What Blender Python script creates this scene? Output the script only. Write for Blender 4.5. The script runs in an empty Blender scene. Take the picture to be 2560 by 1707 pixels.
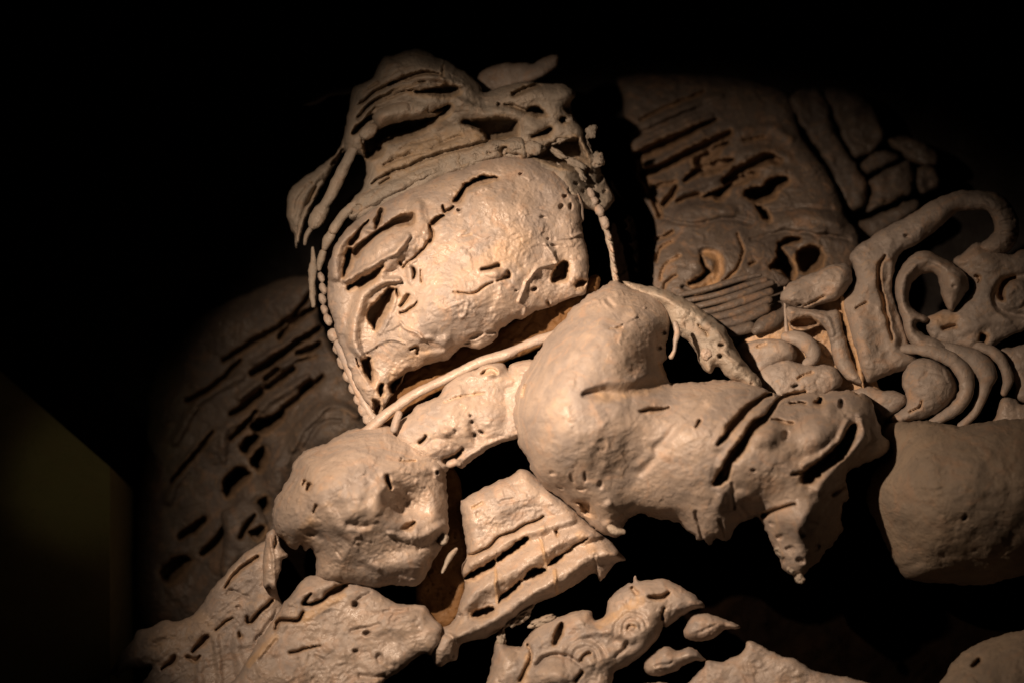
import bpy, math, random
import numpy as np
from mathutils import Vector, Matrix
random.seed(7); rng = np.random.default_rng(11)
sc = bpy.context.scene
COL = sc.collection

# ------------------------------------------------------------------ camera
# The relief is vertical; the camera stands below it, looks up and is rolled.
LENS, SENSOR, DIST = 85.0, 36.0, 4.0
SW, SH = 2560.0, 1707.0
PX = DIST * SENSOR / LENS / SW            # metres per unit of the survey grid at the relief
TA, TB = 0.075, 0.235                     # lean of the relief plane seen from the camera
G_ = math.hypot(TA, TB)
n_c = Vector((-TA, TB, 1)).normalized()   # wall normal, camera coordinates
u_c = Vector((-TA / G_, TB / G_, -G_)).normalized()
y_c = -n_c
x_c = y_c.cross(u_c)
M3 = Matrix((x_c, y_c, u_c))              # camera -> world rotation
TARGET = Vector((0, 0, 2.6))
CAM = TARGET - M3 @ Vector((0, 0, -DIST))
M3n = np.array(M3); CAMn = np.array(CAM)

def W(u, v, w):
    """survey grid (u right, v down, w out of the relief plane) -> world"""
    u = np.asarray(u, float); v = np.asarray(v, float); w = np.asarray(w, float)
    ww = w + TA * (u - 1280) + TB * (v - 853.5)
    t = DIST - ww * PX
    k = SENSOR / LENS / SW
    x = (u - 1280) * k * t; y = (853.5 - v) * k * t
    p = np.stack([x, y, -t + 0 * u], -1)
    return p @ M3n.T + CAMn

cam = bpy.data.cameras.new('camera'); cam.lens = LENS; cam.sensor_width = SENSOR
cam.clip_end = 60; cam.clip_start = 0.05
cam_o = bpy.data.objects.new('camera', cam); COL.objects.link(cam_o)
cam_o.matrix_world = Matrix.Translation(CAM) @ M3.to_4x4()
sc.camera = cam_o
cam.dof.use_dof = True
cam.dof.focus_distance = (Vector(W(1120, 760, 120)) - CAM).length
cam.dof.aperture_fstop = 1.15

# ------------------------------------------------------------------ world and lamps
wd = bpy.data.worlds.new('World'); sc.world = wd; wd.use_nodes = True
bg = wd.node_tree.nodes['Background']
bg.inputs[0].default_value = (0.9, 0.75, 0.6, 1); bg.inputs[1].default_value = 0.0006
sc.view_settings.view_transform = 'Standard'; sc.view_settings.look = 'None'
sc.view_settings.exposure = 0.0; sc.view_settings.gamma = 1.0
sc.cycles.max_bounces = 6

def spot(name, uvw, aim, power, half, blend, colour, size):
    l = bpy.data.lights.new(name, 'SPOT'); l.energy = power; l.color = colour
    l.spot_size = math.radians(2 * half); l.spot_blend = blend; l.shadow_soft_size = size
    o = bpy.data.objects.new(name, l); COL.objects.link(o)
    p = Vector(W(*uvw)); a = Vector(W(*aim))
    o.location = p; o.rotation_euler = (a - p).to_track_quat('-Z', 'Y').to_euler()
    return o
LD = 4200
spot('spot_lamp', (1330 - 0.50 * LD, 1000 - 0.47 * LD, 100 + 0.727 * LD), (1385, 1150, 60), 275, 22.2, 1.0,
     (1.0, 0.75, 0.55), 0.024)
spot('added_hot_spot', (1330 - 0.50 * LD - 60, 1000 - 0.47 * LD, 100 + 0.727 * LD), (1340, 985, 100), 190, 12.0, 1.0,  # added second beam, only brightens the centre of the main lamp's pool
     (1.0, 0.75, 0.55), 0.024)
spot('far_lamp', (-900, 1250, 900), (245, 1175, -300), 0.85, 11.5, 1.0, (1.0, 0.85, 0.45), 0.03)

# ------------------------------------------------------------------ numpy noise
_pt = rng.permutation(4096); _gr = rng.random(4096) * 2 * np.pi
_gx = np.cos(_gr); _gy = np.sin(_gr)
def perlin(x, y, seed=0):
    x = x + seed * 37.17; y = y - seed * 21.93
    xi = np.floor(x).astype(np.int64); yi = np.floor(y).astype(np.int64)
    fx = x - xi; fy = y - yi
    def g(ix, iy, dx, dy):
        h = _pt[(_pt[(ix + 57 * seed) & 4095] + iy) & 4095]
        return _gx[h] * dx + _gy[h] * dy
    ux = fx * fx * fx * (fx * (fx * 6 - 15) + 10); uy = fy * fy * fy * (fy * (fy * 6 - 15) + 10)
    a = g(xi, yi, fx, fy); b = g(xi + 1, yi, fx - 1, fy)
    c = g(xi, yi + 1, fx, fy - 1); d = g(xi + 1, yi + 1, fx - 1, fy - 1)
    return ((a + (b - a) * ux) * (1 - uy) + (c + (d - c) * ux) * uy) * 1.5
def fbm(x, y, s, octv=4, seed=0, gain=0.5):
    r = 0; a = 1.0
    for i in range(octv):
        r = r + a * perlin(x / s, y / s, seed + i); s *= 0.5; a *= gain
    return r
def ridged(x, y, s, seed=0):
    return 1 - np.abs(perlin(x / s, y / s, seed)) * 2.2

# ------------------------------------------------------------------ 2-D shapes
def spline(pts, closed=True, n=5):
    P = np.array([p[:2] for p in pts], float); m = len(P); out = []
    for i in range(m if closed else m - 1):
        if closed: p0, p1, p2, p3 = P[i - 1], P[i], P[(i + 1) % m], P[(i + 2) % m]
        else: p0, p1, p2, p3 = P[max(i - 1, 0)], P[i], P[i + 1], P[min(i + 2, m - 1)]
        for k in range(n):
            t = k / n
            out.append(0.5 * (2 * p1 + (p2 - p0) * t + (2 * p0 - 5 * p1 + 4 * p2 - p3) * t * t + (3 * p1 - p0 - 3 * p2 + p3) * t ** 3))
    if not closed: out.append(P[-1])
    return np.array(out)
def sdf_poly(X, Y, P):
    """positive inside"""
    d2 = np.full(X.shape, 1e18); inside = np.zeros(X.shape, bool)
    Q = np.roll(P, -1, 0)
    for (ax, ay), (bx, by) in zip(P, Q):
        ex, ey = bx - ax, by - ay
        L = ex * ex + ey * ey + 1e-12
        t = np.clip(((X - ax) * ex + (Y - ay) * ey) / L, 0, 1)
        dx = X - ax - t * ex; dy = Y - ay - t * ey
        np.minimum(d2, dx * dx + dy * dy, out=d2)
        c = (ay > Y) != (by > Y)
        if abs(by - ay) > 1e-12:
            inside ^= c & (X < ex * (Y - ay) / ey + ax)
    d = np.sqrt(d2)
    return np.where(inside, d, -d)
def dist_line(X, Y, pts, r0):
    """distance to a polyline divided by the local radius"""
    q = np.full(X.shape, 9.0)
    m = len(pts)
    for i in range(m - 1):
        a, b = pts[i], pts[i + 1]
        ra = a[2] if len(a) > 2 else r0; rb = b[2] if len(b) > 2 else r0
        ex, ey = b[0] - a[0], b[1] - a[1]; L = ex * ex + ey * ey + 1e-9
        t = np.clip(((X - a[0]) * ex + (Y - a[1]) * ey) / L, 0, 1)
        d = np.hypot(X - a[0] - t * ex, Y - a[1] - t * ey) / (ra + (rb - ra) * t)
        np.minimum(q, d, out=q)
    return q
def smooth_pts(pts, r0):
    if len(pts) < 3: return [tuple(p) + ((r0,) if len(p) < 3 else ()) for p in pts]
    S = spline(pts, False, 4); R = [p[2] if len(p) > 2 else r0 for p in pts]
    Ri = np.interp(np.arange(len(S)) / 4.0, np.arange(len(R)), R)
    return [(s[0], s[1], r) for s, r in zip(S, Ri)]
def arc(cx, cy, r, a0, a1, rad, n=7, r1=None):
    r1 = r if r1 is None else r1
    return [(cx + (r + (r1 - r) * i / n) * math.cos(math.radians(a0 + (a1 - a0) * i / n)), cy + (r + (r1 - r) * i / n) * math.sin(math.radians(a0 + (a1 - a0) * i / n)), rad) for i in range(n + 1)]
def sstep(x):
    x = np.clip(x, 0, 1); return x * x * (3 - 2 * x)

# ------------------------------------------------------------------ scene graph
def setp(o, label=None, cat=None, group=None, kind=None):
    if label: o['label'] = label
    if cat: o['category'] = cat
    if group: o['group'] = group
    if kind: o['kind'] = kind
    return o
ORG = {}
def thing(name, uvw, label, cat, group=None):
    o = bpy.data.objects.new(name, None); COL.objects.link(o)
    p = Vector(W(*uvw)); o.location = p; ORG[o.name] = p
    o.empty_display_size = 0.05
    return setp(o, label, cat, group)
def link(name, V, F, mat, parent=None, clay=None, smooth=True):
    V = np.asarray(V, float); c = V.mean(0)
    me = bpy.data.meshes.new(name)
    me.vertices.add(len(V)); me.vertices.foreach_set('co', (V - c).astype(np.float32).ravel())
    F = np.asarray(F, np.int32); k = F.shape[1]
    me.loops.add(F.size); me.polygons.add(len(F))
    me.loops.foreach_set('vertex_index', F.ravel())
    me.polygons.foreach_set('loop_start', np.arange(0, F.size, k, dtype=np.int32))
    me.polygons.foreach_set('loop_total', np.full(len(F), k, np.int32))
    me.polygons.foreach_set('use_smooth', np.full(len(F), smooth))
    me.update(calc_edges=True)
    if clay is not None:
        a = me.attributes.new('clay', 'FLOAT', 'POINT'); a.data.foreach_set('value', np.clip(clay, 0, 1).astype(np.float32))
    me.materials.append(mat)
    o = bpy.data.objects.new(name, me); COL.objects.link(o)
    ORG[o.name] = Vector(c)
    if parent is not None:
        o.parent = parent; o.location = Vector(c) - ORG[parent.name]
    else: o.location = Vector(c)
    return o

NSEED = [0]
def eval_ops(X, Y, ops, H, clay, sd):
    wx = 3.0 * fbm(X, Y, 38, 2, sd + 3); wy = 3.0 * fbm(X, Y, 38, 2, sd + 8)
    Xw = X + wx; Yw = Y + wy
    for op in ops:
        k = op[0]
        if k in 'rRgoG':
            pts = smooth_pts(op[1], op[2]); rm = max(p[2] for p in pts) * (1.5 if k == 'g' else 1)
            us = [p[0] for p in pts]; vs = [p[1] for p in pts]; pad = rm * 2 + 8
            m = (X > min(us) - pad) & (X < max(us) + pad) & (Y > min(vs) - pad) & (Y < max(vs) + pad)
            if not m.any(): continue
            q = dist_line(Xw[m], Yw[m], pts, op[2])
            if k == 'g': q = q * (1 + 0.18 * fbm(X[m], Y[m], 17, 2, sd + 20))
            elif k in 'rR': q = q * (1 + 0.14 * fbm(X[m], Y[m], 24, 2, sd + 21))
            h = op[3]
            if k == 'r': H[m] += h * (1 - np.clip(q, 0, 1) ** 2) ** 2            # soft ridge
            elif k == 'R': H[m] += h * np.sqrt(1 - np.clip(q, 0, 1) ** 2)         # round roll
            elif k == 'g': H[m] -= (h * 1.9 * sstep((1.3 - q) * 1.1) + min(h, 30) * 0.16 * sstep((2.6 - q) * 0.6)); clay[m] = np.maximum(clay[m], 0.5 * sstep((1.9 - q) * 1.2))
            elif k == 'G': H[m] -= h * sstep(1 - q)                               # soft valley
            elif k == 'o': clay[m] = np.maximum(clay[m], h * sstep((1 - q) * 1.5))
        elif k == 'c':                                                          # cavity: polygon, depth, wall width
            P = spline(op[1], True, 4); lo = P.min(0) - 20; hi = P.max(0) + 20
            m = (X > lo[0]) & (X < hi[0]) & (Y > lo[1]) & (Y < hi[1])
            if not m.any(): continue
            d = sdf_poly(Xw[m], Yw[m], P) + 2.6 * fbm(X[m], Y[m], 13, 2, sd + 22)
            gx_ = sdf_poly(Xw[m] + 2, Yw[m], P) - sdf_poly(Xw[m] - 2, Yw[m], P); gy_ = sdf_poly(Xw[m], Yw[m] + 2, P) - sdf_poly(Xw[m], Yw[m] - 2, P)
            # the lower right wall of a hollow is a worn slope, the upper left one stays undercut
            wall = (op[3] if len(op) > 3 else 9) * (1 + 2.2 * np.clip(-(gx_ + gy_) / 5.6, 0, 1))
            H[m] -= op[2] * 1.9 * sstep((d + 2) / wall) + 6 * sstep((d + 15) / 15)
            clay[m] = np.maximum(clay[m], 0.5 * sstep((d + 9) / 7))
        elif k in 'dDe':
            cx, cy, rx, ry, ang, h = op[1:7]
            ca, sa = math.cos(math.radians(ang)), math.sin(math.radians(ang))
            dx = (Xw - cx); dy = (Yw - cy)
            q2 = ((dx * ca + dy * sa) / rx) ** 2 + ((-dx * sa + dy * ca) / ry) ** 2
            q2 = np.clip(q2, 0, 1)
            if k == 'd': H += h * (1 - q2) ** 2
            elif k == 'D': H += h * np.sqrt(1 - q2)
            else: H -= h * sstep((1 - np.sqrt(q2)) * 1.8)
        elif k == 'p':
            H += (X - op[1]) * op[3] + (Y - op[2]) * op[4]
        elif k == 'q':                                                          # rectangular-ish raised polygon
            P = spline(op[1], True, 4)
            d = sdf_poly(Xw, Yw, P)
            H += op[2] * np.sqrt(1 - (1 - np.clip(d / op[3], 0, 1)) ** 2)
    return H, clay

def slab(name, outline, w, drop, R, mat, parent=None, ops=(), noise=1.0, step=3.0, rough=2.5, skirt=60, holes=(),
         sharp=False, orient=(0.86, -0.5), wr=1.0, clay0=0.0, pits=0.06, fn=2.0, fl=1.1):
    """a modelled lump of stucco: outline on the survey grid, plateau height w, rounded by radius R down to w-drop at its edge,
    carved by ops, closed backwards by a skirt"""
    NSEED[0] += 5; sd = NSEED[0]
    P = np.array(outline, float) if sharp else spline(outline, True, 5)
    HP = [spline(h, True, 5) for h in holes]
    lo = P.min(0) - 3 * step; hi = P.max(0) + 3 * step
    lo = np.maximum(lo, [-120, -120]); hi = np.minimum(hi, [SW + 160, SH + 160])
    nx = int((hi[0] - lo[0]) / step) + 2; ny = int((hi[1] - lo[1]) / step) + 2
    X, Y = np.meshgrid(lo[0] + np.arange(nx) * step, lo[1] + np.arange(ny) * step)
    D = sdf_poly(X, Y, P)
    for h in HP: D = np.minimum(D, -sdf_poly(X, Y, h))
    D = D + rough * fbm(X, Y, 26, 3, sd + 1)
    ins = D > 0
    gy, gx = np.gradient(D, step); gl = np.hypot(gx, gy) + 1e-6; gx /= gl; gy /= gl
    cell = ins[:-1, :-1] | ins[1:, :-1] | ins[:-1, 1:] | ins[1:, 1:]
    use = np.zeros_like(ins); use[:-1, :-1] |= cell; use[1:, :-1] |= cell; use[:-1, 1:] |= cell; use[1:, 1:] |= cell
    out = use & ~ins
    sh = np.where(out, np.clip(-D, 0, step * 1.6), 0)
    X = X + gx * sh; Y = Y + gy * sh
    Dp = D.copy(); kb = int(R * 0.16 / step)
    if kb >= 1:       # soften the ridge line where opposite edges meet
        for _ in range(2):
            for ax in (0, 1):
                pd_ = [(0, 0), (0, 0)]; pd_[ax] = (kb + 1, kb)
                c_ = np.cumsum(np.pad(Dp, pd_, mode='reflect', reflect_type='odd'), axis=ax)
                Dp = (c_[2 * kb + 1:] - c_[:-2 * kb - 1]) / (2 * kb + 1) if ax == 0 else (c_[:, 2 * kb + 1:] - c_[:, :-2 * kb - 1]) / (2 * kb + 1)
        Dp = np.minimum(Dp + R * 0.04, D * 3)
    Dp = np.clip(Dp, 0, None)
    idx = -np.ones(use.shape, np.int64); idx[use] = np.arange(use.sum())
    x = X[use]; y = Y[use]; d = Dp[use]
    H = np.full(x.shape, float(w)); clay = np.full(x.shape, float(clay0))
    H, clay = eval_ops(x, y, ops, H, clay, sd)
    # hand-modelled surface: broad lumps, drawn-out wrinkles, grit
    ox, oy = orient
    al = x * ox + y * oy; ac = -x * oy + y * ox
    H += noise * (7.5 * fbm(x, y, 110, 3, sd + 2) + 1.0 * fbm(al * 0.6, ac, 26, 2, sd + 4))
    msk = np.clip(0.5 + 1.2 * fbm(x, y, 130, 2, sd + 9), 0, 1)
    wrk = np.clip(ridged(al * 0.35 + 9 * fbm(x, y, 60, 2, sd + 5), ac + 6 * fbm(x, y, 45, 2, sd), 16, sd + 7) - 0.45, 0, 1)
    H += wr * 3.2 * wrk * msk
    q1 = al * 0.42 + 15 * fbm(x, y, 70, 3, sd + 13); q2 = ac + 13 * fbm(x, y, 52, 3, sd + 14)
    fine = np.clip(ridged(q1, q2, 9, sd + 15) - 0.35, 0, 1)
    m2 = np.clip(0.45 + 1.3 * fbm(x, y, 100, 2, sd + 16), 0, 1)
    H += fn * 1.5 * fine * m2 + noise * ( 0.9 * perlin(q1 / 15, q2 / 11, sd + 17) * (0.4 + m2))
    if fl > 0:      # thin layers of plaster with broken edges
        for k_, (sc_, hh) in enumerate(((150, 3.2), (105, 2.4), (70, 1.6))):
            f_ = fbm(x + 11 * fbm(x, y, 22, 2, sd + 30 + k_), y, sc_, 4, sd + 26 + 3 * k_, 0.55)
            H += fl * hh * sstep((f_ - 0.05) * 16 + 0.5) * np.clip(0.6 + fbm(x, y, 90, 2, sd + 40 + k_), 0, 1)
    if pits > 0:
        pn = perlin(x / 11, y / 11, sd + 10) + 0.5 * perlin(x / 5.5, y / 5.5, sd + 11)
        H -= pits * 9 * sstep((pn - 0.35) * 3) * np.clip(0.3 + 1.5 * fbm(x, y, 80, 2, sd + 12), 0, 1)
    e = 1 - np.clip(d / R, 0, 1)
    H -= drop * (1 - np.sqrt(np.clip(1 - e * e, 0, 1)))
    V = W(x, y, H)
    a = idx[:-1, :-1][cell]; b = idx[:-1, 1:][cell]; c = idx[1:, 1:][cell]; dd = idx[1:, :-1][cell]
    F = np.stack([a, dd, c, b], 1)
    # boundary edges -> skirt
    E = np.concatenate([F[:, [0, 1]], F[:, [1, 2]], F[:, [2, 3]], F[:, [3, 0]]])
    key = np.minimum(E[:, 0], E[:, 1]) * 10 ** 7 + np.maximum(E[:, 0], E[:, 1])
    u_, inv, cnt = np.unique(key, return_inverse=True, return_counts=True)
    BE = E[cnt[inv] == 1]
    bv = np.unique(BE); mp = -np.ones(len(V), np.int64); n = len(V)
    # outward shift nothing, back layers
    L1 = W(x[bv], y[bv], H[bv] - skirt * 0.5); L2 = W(x[bv], y[bv], H[bv] - skirt)
    mp[bv] = np.arange(len(bv))
    i0 = BE[:, 1]; i1 = BE[:, 0]
    S1 = np.stack([i0, i1, n + mp[i1], n + mp[i0]], 1)
    S2 = np.stack([n + mp[i0], n + mp[i1], n + len(bv) + mp[i1], n + len(bv) + mp[i0]], 1)
    V = np.concatenate([V, L1, L2]); F = np.concatenate([F, S1, S2])
    clay = np.concatenate([clay, clay[bv], clay[bv]])
    return link(name, V, F, mat, parent, clay)

def blob(name, c, r, mat, parent=None, ang=0.0, n=18, amp=0.10, power=1.0, label=None):
    """rounded lump: centre (u,v,w), radii in grid units, turned by ang degrees"""
    NSEED[0] += 3; sd = NSEED[0]
    m = n; k = n * 2
    th = np.linspace(0.0, np.pi, m + 1)[:, None] * np.ones((1, k)); ph = np.linspace(0, 2 * np.pi, k, endpoint=False)[None, :] * np.ones((m + 1, 1))
    def sp(v): return np.sign(v) * np.abs(v) ** power
    nx_, ny_, nz_ = np.sin(th) * np.cos(ph), np.sin(th) * np.sin(ph), np.cos(th)
    rr = 1 + amp * (fbm(nx_ * 2 + nz_, ny_ * 2, 1.3, 3, sd) + 0.5 * perlin(nx_ * 4, ny_ * 4 + nz_ * 3, sd))
    x = sp(nx_) * r[0] * rr; y = sp(ny_) * r[1] * rr; z = sp(nz_) * r[2] * rr
    ca, sa = math.cos(math.radians(ang)), math.sin(math.radians(ang))
    V = W(c[0] + x * ca - y * sa, c[1] + x * sa + y * ca, c[2] + z).reshape(-1, 3)
    i = np.arange(m)[:, None] * k; j = np.arange(k)[None, :]; j2 = (j + 1) % k
    F = np.stack([(i + j), (i + k + j), (i + k + j2), (i + j2)], -1).reshape(-1, 4)[:, ::-1]
    F = F[:, ::-1]
    o = link(name, V, F, mat, parent)
    if label: o['label'] = label
    return o

def tube(name, pts, mat, parent=None, amp=0.12, flat=1.0, n=14, label=None, seg=7, lump=1.0):
    """modelled roll: pts (u, v, w, r)"""
    NSEED[0] += 3; sd = NSEED[0]
    A = np.array(pts, float); S = []
    m = len(A)
    for i in range(m - 1):
        p0, p1, p2, p3 = A[max(i - 1, 0)], A[i], A[i + 1], A[min(i + 2, m - 1)]
        ln = max(2, int(np.hypot(*(p2 - p1)[:2]) / seg))
        for k in range(ln):
            t = k / ln
            S.append(0.5 * (2 * p1 + (p2 - p0) * t + (2 * p0 - 5 * p1 + 4 * p2 - p3) * t * t + (3 * p1 - p0 - 3 * p2 + p3) * t ** 3))
    S.append(A[-1]); S = np.array(S)
    # rounded ends
    T = np.gradient(S[:, :3], axis=0); T /= np.linalg.norm(T, axis=1)[:, None] + 1e-9
    caps = [0.98, 0.85, 0.6, 0.25]
    pre = [np.r_[S[0, :3] - T[0] * S[0, 3] * f, S[0, 3] * math.sqrt(max(0, 1 - f * f))] for f in caps]
    post = [np.r_[S[-1, :3] + T[-1] * S[-1, 3] * f, S[-1, 3] * math.sqrt(max(0, 1 - f * f))] for f in caps[::-1]]
    T = np.concatenate([np.repeat(T[:1], 4, 0), T, np.repeat(T[-1:], 4, 0)])
    S = np.concatenate([pre, S, post])
    up = np.array([0, 0, 1.0])
    B = np.cross(T, up); B /= np.linalg.norm(B, axis=1)[:, None] + 1e-9
    N = np.cross(B, T)
    a = np.linspace(0, 2 * np.pi, n, endpoint=False)
    s = np.r_[0, np.cumsum(np.linalg.norm(np.diff(S[:, :3], axis=0), axis=1))]
    rr = S[:, 3][:, None] * (1 + amp * fbm(s[:, None] / 18 + 0 * a[None], np.cos(a)[None] * 1.2 + 0 * s[:, None], 1.0, 3, sd)
                             + amp * 0.8 * lump * perlin(s / 34, s * 0 + 0.3, sd + 1)[:, None])
    C = S[:, None, :3] + B[:, None, :] * (np.cos(a)[None, :, None] * rr[..., None]) + N[:, None, :] * (np.sin(a)[None, :, None] * rr[..., None] * flat)
    V = W(C[..., 0], C[..., 1], C[..., 2]).reshape(-1, 3)
    k = n; i = np.arange(len(S) - 1)[:, None] * k; j = np.arange(k)[None, :]; j2 = (j + 1) % k
    F = np.stack([(i + j), (i + j2), (i + k + j2), (i + k + j)], -1).reshape(-1, 4)
    o = link(name, V, F, mat, parent)
    if label: o['label'] = label
    return o

# ------------------------------------------------------------------ materials
def nd(nt, t, **kw):
    n = nt.nodes.new(t)
    for k, v in kw.items(): setattr(n, k, v)
    return n
def stucco(name, c1, c2, c3, rough=(0.34, 0.62), bump=1.0, spec=0.5):
    m = bpy.data.materials.new(name); m.use_nodes = True; nt = m.node_tree; L = nt.links.new
    b = nt.nodes['Principled BSDF']
    geo = nd(nt, 'ShaderNodeNewGeometry')
    def noise(scale, det=6, rough_=0.6, dist=0.0):
        n = nd(nt, 'ShaderNodeTexNoise'); n.inputs['Scale'].default_value = scale; n.inputs['Detail'].default_value = det
        n.inputs['Roughness'].default_value = rough_; n.inputs['Distortion'].default_value = dist
        L(geo.outputs['Position'], n.inputs['Vector']); return n
    def ramp(src, p0, p1, v0=0.0, v1=1.0):
        r = nd(nt, 'ShaderNodeMapRange'); r.inputs[1].default_value = p0; r.inputs[2].default_value = p1
        r.inputs[3].default_value = v0; r.inputs[4].default_value = v1; L(src, r.inputs[0]); return r.outputs[0]
    def mix(f, a, bcol, blend='MIX'):
        x = nd(nt, 'ShaderNodeMix', data_type='RGBA', blend_type=blend)
        if isinstance(f, float): x.inputs[0].default_value = f
        else: L(f, x.inputs[0])
        for sck, val in ((x.inputs[6], a), (x.inputs[7], bcol)):
            if isinstance(val, tuple): sck.default_value = val + (1,)
            else: L(val, sck)
        return x.outputs[2]
    def math_(op, a, c):
        x = nd(nt, 'ShaderNodeMath', operation=op)
        for i, val in enumerate((a, c)):
            if isinstance(val, float): x.inputs[i].default_value = val
            else: L(val, x.inputs[i])
        return x.outputs[0]
    att = nd(nt, 'ShaderNodeAttribute', attribute_name='clay')
    n1 = noise(7, 6, 0.65, 1.6); n2 = noise(34, 6, 0.62, 1.8); n3 = noise(130, 5, 0.62, 1.0); n4 = noise(420, 3, 0.6)
    n5 = noise(17, 4, 0.6, 2.2)
    col = mix(ramp(n1.outputs[0], 0.40, 0.60), c1, c2)
    col = mix(ramp(n5.outputs[0], 0.52, 0.68, 0.0, 0.55), col, tuple(0.5 * (x + y) * k for x, y, k in zip(c2, c3, (1.0, 0.92, 0.92))))
    f2 = math_('ADD', ramp(n2.outputs[0], 0.56, 0.74, 0.0, 0.4), math_('MULTIPLY', att.outputs['Fac'], ramp(n2.outputs[0], 0.3, 0.6, 0.45, 1.1)))
    col = mix(math_('MINIMUM', f2, 1.0), col, c3)
    spk = ramp(n3.outputs[0], 0.56, 0.72, 0.0, 0.5)
    col = mix(spk, col, tuple(0.5 * x for x in c1))
    L(col, b.inputs['Base Color'])
    gloss = ramp(n1.outputs[0], 0.50, 0.60)
    L(math_('ADD', ramp(n2.outputs[0], 0.35, 0.65, rough[0], rough[1]), math_('MULTIPLY', gloss, -0.2)), b.inputs['Roughness'])
    b.inputs['Specular IOR Level'].default_value = spec
    h = math_('ADD', math_('MULTIPLY', n2.outputs[0], 1.0), math_('MULTIPLY', n3.outputs[0], 0.36))
    h = math_('ADD', h, math_('MULTIPLY', n4.outputs[0], 0.08))
    bp = nd(nt, 'ShaderNodeBump'); bp.inputs['Strength'].default_value = 0.55; bp.inputs['Distance'].default_value = 0.0042 * bump
    L(h, bp.inputs['Height']); L(bp.outputs[0], b.inputs['Normal'])
    return m
M_SKIN = stucco('glazed_stucco', (0.252, 0.208, 0.181), (0.361, 0.284, 0.228), (0.454, 0.302, 0.176), (0.42, 0.66), 1.0, 0.5)
M_DULL = stucco('dull_stucco', (0.27, 0.225, 0.193), (0.345, 0.276, 0.226), (0.504, 0.311, 0.16), (0.45, 0.7), 1.0, 0.35)
M_RELIEF = stucco('falloff_relief_stucco', (0.075, 0.058, 0.048), (0.105, 0.081, 0.064), (0.30, 0.175, 0.085), (0.5, 0.75), 1.2, 0.3)  # grey-brown relief, its colour darkened further in place of lamp falloff
M_RELIEF_DIM = stucco('dark_falloff_stucco', (0.058, 0.045, 0.037), (0.085, 0.065, 0.05), (0.20, 0.12, 0.06), (0.5, 0.75), 1.2, 0.3)  # darker copy: weaker light on left relief and far blocks put into colour
M_ROUGH = stucco('rough_stucco', (0.235, 0.203, 0.168), (0.305, 0.252, 0.20), (0.319, 0.218, 0.126), (0.45, 0.7), 1.9, 0.35)
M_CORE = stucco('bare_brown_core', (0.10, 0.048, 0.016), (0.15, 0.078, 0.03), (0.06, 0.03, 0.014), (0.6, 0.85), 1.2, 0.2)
M_PLINTH = stucco('bare_earth', (0.185, 0.147, 0.113), (0.244, 0.189, 0.139), (0.286, 0.193, 0.118), (0.6, 0.85), 1.2, 0.25)
M_VOID = stucco('painted_shade_recess', (0.002, 0.0013, 0.001), (0.003, 0.0018, 0.0012), (0.003, 0.002, 0.0012), (0.8, 0.95), 1.2, 0.0)  # near-black colour stands for the shadow in the deep gaps
M_WALL = stucco('dark_wall', (0.009, 0.007, 0.006), (0.013, 0.010, 0.008), (0.011, 0.008, 0.006), (0.7, 0.9), 1.0, 0.2)
M_PILLAR = stucco('olive_wall', (0.30, 0.27, 0.14), (0.34, 0.30, 0.16), (0.30, 0.25, 0.13), (0.8, 0.95), 0.3, 0.1)
# ================================================================== setting
def plane_grid(name, u0, v0, u1, v1, wfun, mat, step, kind='structure'):
    X, Y = np.meshgrid(np.arange(u0, u1 + 1, step), np.arange(v0, v1 + 1, step))
    V = W(X, Y, wfun(X, Y)).reshape(-1, 3); ny, nx = X.shape
    i = np.arange(ny - 1)[:, None] * nx; j = np.arange(nx - 1)[None, :]
    F = np.stack([i + j, i + nx + j, i + nx + j + 1, i + j + 1], -1).reshape(-1, 4)
    return setp(link(name, V, F, mat), kind=kind)
plane_grid('back_wall', -900, -900, 3500, 2700, lambda X, Y: -560 + 14 * fbm(X, Y, 160, 4, 31), M_WALL, 22)

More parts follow.
